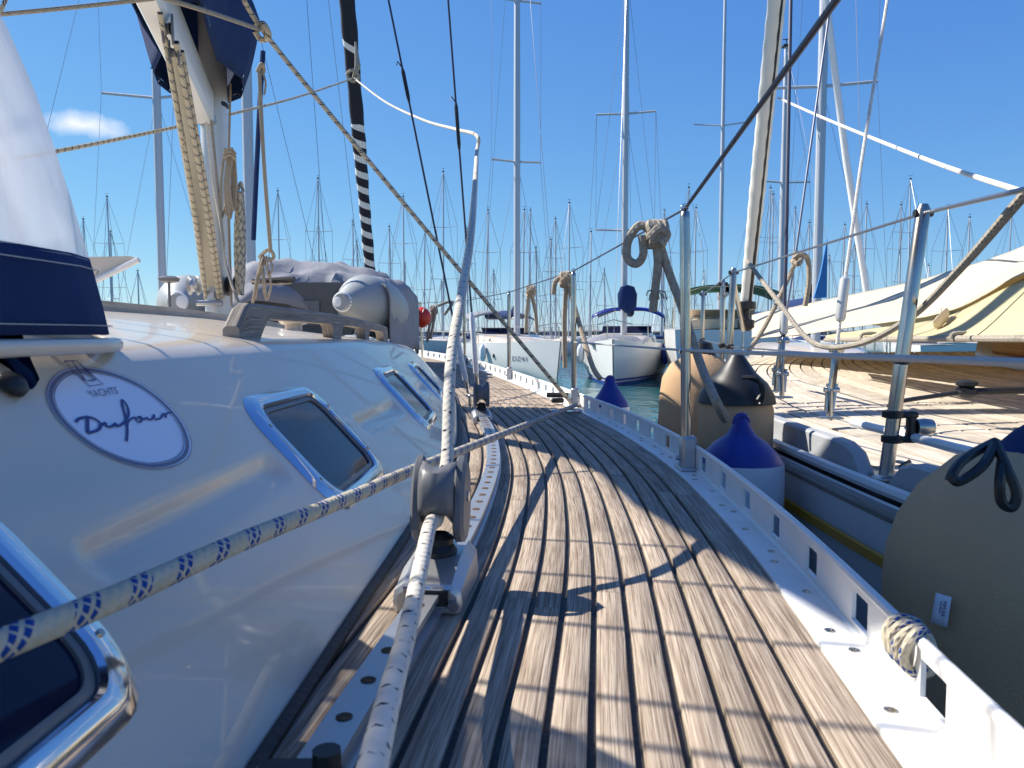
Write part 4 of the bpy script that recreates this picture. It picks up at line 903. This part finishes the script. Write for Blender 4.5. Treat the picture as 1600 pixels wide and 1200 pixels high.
def nstan(y, zt, lean, clamp=False, r=.0155):
    p = nd(y, .085, 0); g = MB(); g.tube([p, p+Vector((lean*.5, 0, zt*.5)), p+Vector((lean, 0, zt-.012)), p+Vector((lean, 0, zt))], [r, r, r, r*.6], 18); so_ = g.build('stanchion', STEEL, nb)
    g = MB(); g.box(p+Vector((0, 0, .006)), (.07, .09, .012), bev=.004); g.tube([p+Vector((.02, -.02, .03)), p+Vector((.045, -.02, .045))], .005, 6); g.build('stanchion_base', STEEL, so_)
    g = MB(); g.tube([p+Vector((lean-.02, 0, zt-.02)), p+Vector((lean+.02, 0, zt-.02))], .008, 8); g.lathe(p+Vector((lean*.46, 0, .27)), [(r+.001, -.01), (r+.005, -.006), (r+.005, .006), (r+.001, .01)], 14); g.build('lifeline_eye', BLACK, so_)
    if clamp:
        g = MB(); q = p+Vector((lean*.2, 0, .12))
        for dz in (-.028, .028): g.lathe(q+Vector((0, 0, dz)), [(r+.001, -.009), (r+.008, -.007), (r+.008, .007), (r+.001, .009)], 14); g.box(q+Vector((.03, -.008, dz)), (.04, .02, .014), bev=.003)
        g.box(q+Vector((.038, -.006, 0)), (.016, .022, .07), bev=.003); g.build('clamp', BLACK, so_)
        g = MB(); g.lathe(q+Vector((.065, -.01, 0)), [(0, -.02), (.018, -.018), (.02, 0), (.018, .018), (0, .02)], 12, Matrix.Rotation(R(90), 3, 'Y')); g.build('clamp_knob', STEEL, so_)
    return p+Vector((lean, 0, zt-.02)), p+Vector((lean*.46, 0, .27))
t1 = nstan(1.72, .615, .065, True); t2 = nstan(3.25, .60, .02, r=.0135); t3 = nstan(3.4, .56, .0, r=.011); t4 = nstan(4.6, .56, 0, r=.012)
g = MB(); q0 = at(1600, 296, 1.1); g.tube([at(1700, 268, .9), q0, t1[0]], .0042, 8); g.tube([t1[0], t2[0], t4[0]], .0036, 6); g.build('upper_lifeline', WIRE, nb)
g = MB(); g.tube([t1[1]+Vector((.3, -.9, .02)), t1[1], t2[1], t4[1]], .003, 6); g.build('lower_lifeline', WIRE, nb)
g = MB(); g.tube([t2[0]-Vector((0, 0, .04)), nd(3.9, .25, .32)], .011, 8); g.build('gate_brace', STEEL, nb)
# chainplates + shrouds on the neighbour
def nshroud(px, py, Yb, pts, cover, strap=True, r=.004, m=WIRE):
    b0 = at(px, py, Yb); q = [Vector(p) for p in pts]; g = MB(); g.tube([b0]+q, r, 8); so_ = g.build('shroud', m, nb)
    u = (q[0]-b0).normalized(); g = MB(); sx = .017
    g.box(b0+u*.11, (.034, .014, .16), u.to_track_quat('Z', 'X').to_matrix(), bev=.004)
    g.tube([b0+u*.175-Vector((.022, 0, 0)), b0+u*.175+Vector((.022, 0, 0))], .011, 10); g.tube([b0+u*.04-Vector((.024, 0, 0)), b0+u*.04+Vector((.024, 0, 0))], .009, 10)
    for s_ in (-1, 1): g.tube([b0+u*.06+Vector((s_*.014, 0, 0)), b0-u*.03+Vector((s_*.01, 0, 0))], .0065, 6)
    g.box(b0-u*.01, (.012, .03, .1), bev=.003); g.build('toggle', STEEL, so_)
    g = MB(); g.box(b0-Vector((0, 0, .052)), (.075, .05, .006), bev=.002); g.build('deck_plate', STEEL, so_)
    if cover:
        g = MB(); g.tube([b0+u*cover[0], b0+u*(cover[0]+.01), b0+u*(cover[1]-.01), b0+u*cover[1]], [.012, .0165, .0165, .006], 12); g.build('turnbuckle_cover', MASTA, so_)
nshroud(1297, 628, 2.5, [at(1318, 455, 2.55), at(1345, 260, 2.7), at(1388, -10, 2.95)], (.27, .42), r=.0062, m=ROPE_WHITE)
nshroud(1222, 600, 3.05, [at(1228, 400, 3.15), at(1236, -10, 3.6)], (.2, .3), r=.008, m=DWIRE)
nshroud(1213, 592, 3.3, [at(1245, 385, 3.4), at(1300, -10, 3.9)], None, r=.005)
# awning
def sheet(name, rows, parent, m, thick=.004, wr=.012, nu=30):
    A = [smooth_path([Vector(p) for p in r_], max(2, nu//(len(r_)-1))) for r_ in rows]; n_ = min(len(a) for a in A); P = []
    rows2 = []
    for i in range(len(A)-1):
        for k in range(6): rows2.append([A[i][j].lerp(A[i+1][j], k/6) for j in range(n_)])
    rows2.append(A[-1][:n_])
    for i, r_ in enumerate(rows2): P.append([p+Vector((0, 0, wr*noise.noise(p*1.7)+wr*.5*noise.noise(p*5))) for p in r_])
    g = MB(); g.grid(P); o = g.build(name, m, parent, ang=80); o.modifiers.new('s', 'SOLIDIFY').thickness = thick; return o
awn = thing('awning', 'large cream canvas awning stretched over the boom of the yacht alongside', 'awning', (2.6, 4, .3))
sheet('upper_sheet', [[at(1780, 300, 3.6), at(1600, 386, 4.4), at(1400, 446, 6.2), at(1175, 492, 9.0)], [at(1780, 360, 3.2), at(1600, 408, 3.9), at(1400, 470, 5.4), at(1175, 508, 8.2)], [at(1780, 380, 2.8), at(1600, 431, 3.3), at(1460, 488, 4.2), at(1380, 507, 5.2), at(1175, 530, 7.6)]][0:2]+[[at(1780, 380, 2.1), at(1600, 431, 2.6), at(1420, 500, 3.6), at(1175, 530, 6.4)]], awn, CREAM)
sheet('port_sheet', [[at(1780, 300, 3.6), at(1600, 386, 4.4), at(1400, 446, 6.2), at(1175, 492, 9.0)], [Vector((5.5, 3.9, .6)), Vector((5.5, 4.8, .6)), Vector((5.8, 6.6, .5)), Vector((5, 9.6, .4))]], awn, CREAM)
sheet('lower_flap', [[at(1780, 380, 2.15), at(1600, 437, 2.65), at(1490, 488, 3.1), at(1420, 506, 3.5), at(1290, 524, 4.7)], [at(1780, 470, 1.95), at(1600, 480, 2.4), at(1490, 507, 2.85), at(1420, 516, 3.25), at(1290, 526, 4.5)], [at(1780, 524, 1.8), at(1600, 522, 2.2), at(1490, 523, 2.65), at(1420, 524, 3.05), at(1290, 528, 4.3)]], awn, translucent(mat('yellowed canvas', (.66, .6, .36), .85, var=.35, vs=3, col2=(.55, .48, .26), bump=.25, bs=10), (.8, .6, .3), .3))
g = MB(); g.tube([at(1780, 530, 1.78), at(1600, 529, 2.18), at(1490, 529, 2.62), at(1290, 531, 4.25)], .011, 8)
for px, Yq in ((1486, 2.6), (1345, 3.6)): g.tube(smooth_path([at(px, 529, Yq), at(px+3, 522, Yq), at(px+22, 521, Yq), at(px+24, 528, Yq), at(px+4, 531, Yq)], 5), .008, 6)
g.build('edge_pole', ROPE_GREY, awn)
g = MB(); g.tube([at(1470, 484, 3.1), at(1478, 492, 3.0), at(1466, 504, 2.95), at(1458, 507, 2.95)], [.012, .03, .03, .012], 8, flat=.4); g.build('tie_strap', CREAM, awn)
# cabin side of the neighbour under the awning
MAHOG = mat('varnished mahogany', (.20, .075, .03), .3, var=.5, vs=6, col2=(.1, .035, .015), coat=.3)
g = MB(); g.grid([[nd(y, 1.9, .0), nd(y, 1.92, .16), nd(y, 1.95, .19), nd(y, 2.6, .24)] for y in [1.2+.3*i for i in range(18)]]); g.build('cabin_side', MAHOG, nb)
g = MB(); g.tube([nd(y, 1.86, .1) for y in [1.2+.3*i for i in range(15)]], .02, 8); g.build('grab_rail', MAHOG, nb)
# gear on that deck
rope('deck_line', 'grey sagging dock line looped between the rails of the yacht alongside', [at(1640, 262, 1.15), at(1600, 305, 1.2), at(1500, 420, 1.5), at(1420, 498, 1.85), at(1340, 538, 2.2), at(1270, 535, 2.45), at(1215, 470, 2.7), at(1168, 408, 3.1)], .0085, ROPE_GREY)
rope('headsail_sheet', 'white sheet curving from the furled headsail across the sky to the right', [at(1216, 153, 5.6), at(1300, 190, 4.6), at(1450, 250, 3.2), at(1590, 297, 2.2), at(1700, 330, 1.7)], .0085, ROPE_WHITE)
rope('spring_line', 'tan line knotted high on the rail and falling to the teak deck alongside', [at(1245, 404, 3.2), at(1225, 450, 3.15), at(1195, 510, 3.1), at(1170, 548, 3.05)], .009, ROPE_TAN, extra=[([at(1240, 405, 3.2), at(1250, 398, 3.18), at(1262, 405, 3.2), at(1264, 440, 3.2), at(1258, 478, 3.2)], .011), ([at(1238, 408, 3.2), at(1248, 412, 3.15), at(1252, 400, 3.2), at(1240, 396, 3.2)], .011)])
rope('boat_hook', 'pale pole lying along the deck edge of the yacht alongside', [nd(1.95, .11, .1), nd(1.5, .16, .085), nd(.6, .2, .06)], .0105, WHITEV, seg=False, cat='pole')
g = MB(); c = at(1510, 612, 2.3); g.box(c, (.05, .05, .035), bev=.01); g.lathe(c, [(.02, .015), (.03, .02), (.03, .03), (.015, .035), (0, .035)], 12); g.tube(smooth_path([c, c+Vector((-.12, .02, -.02)), c+Vector((-.22, -.02, -.03)), c+Vector((-.27, -.08, -.035))], 6), .007, 6); g.tube([c, c+Vector((.4, -.12, .02))], .011, 8)
tag(g.build('deck_block', BLACK), 'black block with line lying on the shaded teak of the yacht alongside', 'pulley')
# furled headsail + drum of the neighbour
g = MB(); P = []; h0_ = at(1166, 470, 6.4); h1_ = at(1226, -120, 5.3); d = (h1_-h0_)
for i in range(90): P.append(h0_+d*(i/89))
g.tube(P, [.047+.014*min(1, i/30)+.002*math.sin(i*1.3) for i in range(90)], 14); nsail = tag(g.build('furled_headsail', mat('white sailcloth', (.70, .68, .61), .8, var=.35, vs=4, col2=(.58, .55, .47), bump=.3, bs=25)), 'cream rolled headsail with a black edge on the yacht alongside', 'furled sail')
g = MB(); g.tube([p+Vector((.016, -.055, 0)) for p in P], .013, 6); g.build('uv_strip', BLACK, nsail)
g = MB(); g.lathe(h0_, [(.03, -.25), (.07, -.22), (.07, -.16), (.03, -.15), (.03, -.08), (.08, -.07), (.08, -.01), (.03, 0), (.03, .1)], 14); g.build('furling_drum', BLACK, nsail)

# ------------------------------------------------------------------ boats further off
def boat(name, label, px, Yb, yaw, L=9, beam=3.0, fb=.95, hullm=None, cab=True, mast_h=12, mastw=.075, spread=(.45,), bimini=None, stays=True, detail=True, mast_px=None, group='sailboats moored across the basin', lean=0, boot=None, furl=False, cabm=None):
    c = at(px, 520, Yb); c.z = WZ; t = thing(name, label, 'sailboat', c, group)
    Rz = Matrix.Rotation(yaw, 3, 'Z')       # local -Y is the bow
    T = lambda v: c+Rz@Vector(v)
    st = [0, .06, .15, .3, .5, .75, 1.0]; hb = [.01, .18, .42, .74, .97, 1, .82]
    secs = []
    for s_, w in zip(st, hb):
        y = -L*.35+L*s_; b2 = beam/2*w; sh = fb+.22*(1-s_)**2; rake = -.35*(1-s_)**3
        secs.append([T((sx*b2*k, y+rake*zz, zz*sh-.05)) for sx, k, zz in ((1, 1, 1), (1, .985, .72), (1, .93, .3), (1, .8, .02), (1, .4, -.15), (-1, .4, -.15), (-1, .8, .02), (-1, .93, .3), (-1, .985, .72), (-1, 1, 1))])
    g = MB(); g.grid(secs); g.poly(secs[-1]); h = g.build('hull', hullm or HULLW, t, ang=50)
    g = MB(); g.grid([[s_[0], (s_[0]+s_[-1])/2+Vector((0, 0, .05)), s_[-1]] for s_ in secs]); g.build('deck', GEL, t)
    if boot:
        g = MB()
        for k0, k1 in boot:
            for side_ in (0, 1):
                P = []
                for s_ in secs[:6]:
                    a_, b_ = (s_[2], s_[3]) if side_ == 0 else (s_[7], s_[6]); a2, b2_ = a_.lerp(b_, k0), a_.lerp(b_, k1); out = (a_-(s_[2]+s_[7])/2); out.z = 0
                    out = out.normalized()*.012 if out.length > 1e-4 else Rz@Vector((0, -.012, 0)); P.append([a2+out, b2_+out])
                g.grid(P)
        g.build('boot_stripe', BLUEV, t)
    if cab:
        P = []
        for y, w, hh in ((-L*.08, .3, .02), (-L*.04, .5, .2), (L*.1, .62, .34), (L*.3, .64, .38), (L*.34, .6, .3)):
            P.append([T((sx*beam/2*w*k, y, fb-.02+zz*hh)) for sx, k, zz in ((1, 1.1, 0), (1, 1, .8), (1, .8, 1), (-1, .8, 1), (-1, 1, .8), (-1, 1.1, 0))])
        g = MB(); g.grid(P); g.poly(P[-1]); g.poly(P[0]); cb_ = g.build('cabin', cabm or GEL, t, ang=40)
        g = MB()
        for sx in (-1, 1):
            for yy in (.08, .2): g.poly([T((sx*(beam/2*.645), L*yy, fb+.10)), T((sx*(beam/2*.645), L*(yy+.07), fb+.10)), T((sx*(beam/2*.62), L*(yy+.07), fb+.2)), T((sx*(beam/2*.62), L*yy, fb+.2))])
        g.build('cabin_window', GLASS, cb_)
    mb_ = T((0, L*.08, fb+.2)); mt = mb_+Vector((lean, 0, mast_h))
    g = MB(); g.tube([mb_, mb_.lerp(mt, .5), mt], [mastw, mastw, mastw*.7], 10); m_ = g.build('mast', FARM, t)
    for s_ in spread:
        q = mb_.lerp(mt, s_)
        g = MB(); g.tube([q+Rz@Vector((-.95, .1, .06)), q, q+Rz@Vector((.95, .1, .06))], mastw*.35, 5); g.build('spreader', FARM, m_)
    if stays:
        g = MB(); rs = .0035*max(1, Yb/16)
        for sx in (-1, 1):
            pts = [T((sx*beam*.46, L*.1, fb))]+[mb_.lerp(mt, s_)+Rz@Vector((sx*.95, .1, .06)) for s_ in spread]+[mt]; g.tube(pts, rs, 4); g.tube([T((sx*beam*.42, L*.05, fb)), mb_.lerp(mt, spread[0])], rs, 4)
        g.tube([T((0, -L*.35, fb+.2)), mt], rs*1.3, 4); g.tube([T((0, L*.62, fb)), mt], rs, 4); g.build('stay', WIRE, m_)
    g = MB(); q = mt; g.tube([q, q+Vector((0, 0, .25))], mastw*.18, 4); g.tube([q+Vector((-.12, 0, .22)), q+Vector((.12, 0, .24))], mastw*.15, 4); g.box(q+Vector((.0, 0, .02)), (mastw*2.4, mastw*2.4, .06)); g.build('masthead_gear', BLACK, m_)
    if detail:
        g = MB(); bo = [T((0, L*.09, fb+.95)), T((0, L*.5, fb+1.0))]; g.tube(bo, .055, 8); bm_ = g.build('boom', FARM, t)
        g = MB(); P = []
        for k in range(9):
            q = bo[0].lerp(bo[1], k/8); P.append([q+Rz@Vector((.13*math.sin(a), 0, .13+.17*math.cos(a)+(.25 if k == 0 else 0)))*1 for a in [2*math.pi*i/10 for i in range(10)]])
        g.grid(P, closeu=True); g.build('boom_cover', NAVY if bimini != 'green' else GREYC, bm_)
        g = MB(); ra = []
        for sx in (-1, 1):
            for yy in (-.3, -.12, .1, .35, .55):
                q = T((sx*beam/2*float(np.interp(yy/1+.35, st, hb))*.96, L*yy, fb)); g.tube([q, q+Vector((0, 0, .6))], .014, 6)
            g.tube([T((sx*beam/2*float(np.interp(yy+.35, st, hb))*.96, L*yy, fb+.6)) for yy in (-.3, -.12, .1, .35, .55)], .006, 4)
        g.tube([T((beam*.16, -L*.3, fb+.6)), T((0, -L*.36, fb+.72)), T((-beam*.16, -L*.3, fb+.6))], .016, 6); g.build('guard_rail', STEEL, t)
        for sx in (-1, 1):
            g = MB(); q = T((sx*(beam/2*.9), L*.02, fb-.1)); g.lathe(q, [(.02, .1), (.1, 0), (.12, -.1), (.12, -.4), (.06, -.52), (0, -.54)], 12); g.build('side_fender', BLUEV if sx > 0 else WHITEV, t)
    if bimini:
        mcol = {'grey': GREYC, 'blue': BLUEV, 'green': mat('green canvas', (.01, .13, .09), .8)}[bimini]
        P = [[T((beam*.42*u, L*yy, fb+1.25+zz-.28*abs(u)**3)) for u in [i/6-1 for i in range(13)]] for yy, zz in ((.27, -.08), (.3, .02), (.42, .06), (.55, 0))]
        g = MB(); g.grid(P); o_ = g.build('bimini', mcol, t); o_.modifiers.new('s', 'SOLIDIFY').thickness = .03
        g = MB()
        for yy in (.3, .53): g.tube([T((-beam*.42, L*.42, fb)), T((-beam*.42, L*yy, fb+.95)), T((-beam*.2, L*yy, fb+1.2)), T((beam*.2, L*yy, fb+1.2)), T((beam*.42, L*yy, fb+.95)), T((beam*.42, L*.42, fb))], .016, 6)
        g.build('bimini_frame', STEEL, t)
        P = [[T((beam*.28*u, L*yy, fb+.3+zz)) for u in [i/4-1 for i in range(9)]] for yy, zz in ((.22, .05), (.25, .28), (.28, .3))]
        g = MB(); g.grid(P); g.build('windscreen', GLASS if bimini != 'green' else GEL, t)
    return t, T
tA, TA = boat('sailboat', 'white sailboat with registration number and grey bimini beyond the third stanchion', 818, 28, R(17), 10, 3.3, 1.06, mast_h=18, mastw=.12, spread=(.36, .68), bimini='grey')
def numq(u, v):
    bl = TA((-1.20, -1.55, .50)); return TA((-1.05-.28*u, -2.2+1.0*u, .42+.22*v))
tB, TB = boat('sailboat', 'white sailboat bow on with two blue waterline stripes and blue bimini', 972, 24.5, R(-12), 9.6, 3.0, 1.1, mast_h=11.6, mastw=.105, spread=(.62, .3), bimini='blue', boot=((.45, .6), (.72, .95)))
tC, TC = boat('sailboat', 'white high sided boat with green bimini behind the beige fenders', 1122, 27, R(168), 9, 3.6, 1.6, mast_h=11, mastw=.07, spread=(.6,), bimini='green', stays=False)
# hull number drawn as thin strokes on the lit bow
def on_hull(T, L, beam, fb, s_, zz, sx, off=.012):
    st = [0, .06, .15, .3, .5, .75, 1.0]; hb = [.01, .18, .42, .74, .97, 1, .82]
    w = float(np.interp(s_, st, hb)); k = float(np.interp(zz, [.02, .3, .72, 1], [.8, .93, .985, 1])); sh = fb+.22*(1-s_)**2; rake = -.35*(1-s_)**3
    return T((sx*(beam/2*w*k+off), -L*.35+L*s_+rake*zz, zz*sh-.05))
text_mesh('DZ41', lambda u, v: on_hull(TA, 10, 3.3, 1.06, .27-.13*u if False else .135+.075*(1-u), .46+.13*v, -1, .02), 'registration_number', INKG, tA, 0)
g = MB(); q = on_hull(TA, 10, 3.3, 1.06, .32, .6, -1, .012); g.lathe(q, [(0, -.03), (.07, -.03), (.07, .03), (0, .03)], 14, Matrix.Rotation(R(90), 3, 'Y')); g.build('porthole', BLACK, tA)
# dinghy cover / grey bundle on boat B foredeck
g = MB(); c = TB((-.1, -1.7, 1.2)); P = []
for i in range(12):
    a = math.pi*i/11; P.append([c+Vector((.85*math.cos(a), .25*math.sin(b_*2*math.pi/10), .0))+Vector((0, .3*math.cos(b_*2*math.pi/10)*math.sin(a), .22*math.sin(a)*math.sin(b_*2*math.pi/10)+.05*noise.noise(Vector((i*.7, b_, 0))))) for b_ in range(10)])
g.grid(P, closeu=True); g.build('foredeck_bundle', GREYC, tB)
g = MB(); c = TB((.12, .55, 1.2)); P = []
for z, w in ((.9, .05), (1.1, .3), (1.5, .32), (1.75, .22), (1.8, .02)): P.append([c+Vector((w*math.cos(a), .14*math.sin(a), z)) for a in [2*math.pi*i/12 for i in range(12)]])
g.grid(P, closeu=True); g.build('mast_sail_bag', NAVY, tB)
# white tall masts of yachts behind the neighbour, near masts
near_masts = [(437, 11.5, -14, 16, .075, (.33, .64), .0), (1286, 13.5, -12, 16, .085, (.30, .52), 0.0), (1236, 24, 8, 9.3, .10, (.55,), 0), (282, 15, 0, 11, .075, (.42, .7), 0)]
lab_nm = ['yacht with a tall mast and spreaders just right of the covered boom', 'yacht with the tallest white mast rising behind the cream awning', 'yacht whose mast top with wind gear ends beside the cream rolled headsail', 'yacht whose slim mast stands hidden behind the rope tackle at the mast']
for (px, Yb, yaw, mh, mw, sp_, ln_), lb in zip(near_masts, lab_nm):
    boat('sailboat', lb, px, Yb, R(yaw+180 if px < 500 else yaw), 9, 2.9, .9, mast_h=mh, mastw=mw, spread=sp_, detail=px > 1200, stays=True)
g = MB(); g.tube([at(1288, -20, 8), at(1322, 250, 8.1), at(1357, 475, 8.2)], .035, 10); tag(g.build('furled_staysail', WHITEV), 'slim white rolled sail slanting beside the tallest white mast', 'furled sail')
g = MB(); P = [at(1293, 372, 13.2), at(1292, 465, 13.2), at(1272, 466, 13.2), at(1282, 430, 13.2)]; g.prism(P, (0, .05, 0)); tag(g.build('sail_bag', mat('light blue canvas', (.03, .17, .42), .8)), 'light blue triangular cloth hanging against the tall white mast', 'sail cover')
# far rows of masts
far = [(140, 347, 3), (173, 308, 3.4), (222, 425, 2.4), (186, 365, 2.4), (432, 300, 3), (496, 280, 3.4), (505, 352, 2.2), (553, 350, 2.6), (566, 380, 2.2), (612, 355, 2.8), (625, 308, 3.4), (633, 412, 2.2), (668, 365, 3), (688, 270, 3.6), (694, 440, 2.2), (760, 333, 3.2), (775, 425, 2.2), (820, 328, 3.4), (826, 330, 2.4), (841, 390, 2.4), (873, 343, 2.8), (884, 318, 3.6), (921, 362, 3.4), (950, 422, 2.2), (1035, 380, 2.6), (1072, 300, 4), (1080, 330, 3), (1098, 425, 2.2), (1195, 300, 3), (1208, 305, 3.4), (1255, 352, 2.8), (1300, 400, 2.4), (1312, 355, 2.4), (1357, 320, 3.2), (1403, 325, 3), (1411, 288, 4), (1450, 415, 2.2), (1472, 330, 3.4), (1513, 340, 3.4), (1576, 335, 3.2), (1040, 330, 2.2), (858, 375, 2.2), (735, 360, 2.4), (590, 425, 2), (1230, 330, 2.6), (1340, 385, 2.4)]
far.sort(); ords = lambda i: ['first', 'second', 'third', 'fourth', 'fifth', 'sixth', 'seventh', 'eighth', 'ninth', 'tenth'][i] if i < 10 else f'{i+1}th'
rf = random.Random(11)
for i, (px, pt, w) in enumerate(far):
    Yb = .155*1200/w; Yb = min(Yb, 95); topz = .34+(520-pt)/1200*Yb; mh = topz-(WZ+1.05)
    boat('sailboat', f'far moored sailboat whose thin bare mast is the {ords(i)} from the left on the horizon', px, Yb, R(rf.choice([0, 180])+rf.uniform(-25, 25)), rf.uniform(7, 10), rf.uniform(2.5, 3.2), .85, mast_h=mh, mastw=.0016*Yb*.8/1.2, spread=(rf.uniform(.4, .6),) if mh < 9 else (.36, .67), detail=False, stays=True, group='far sailboats along the horizon', lean=rf.uniform(-.15, .15), cabm=rf.choice([GEL, GEL, NAVY, GREYC]))
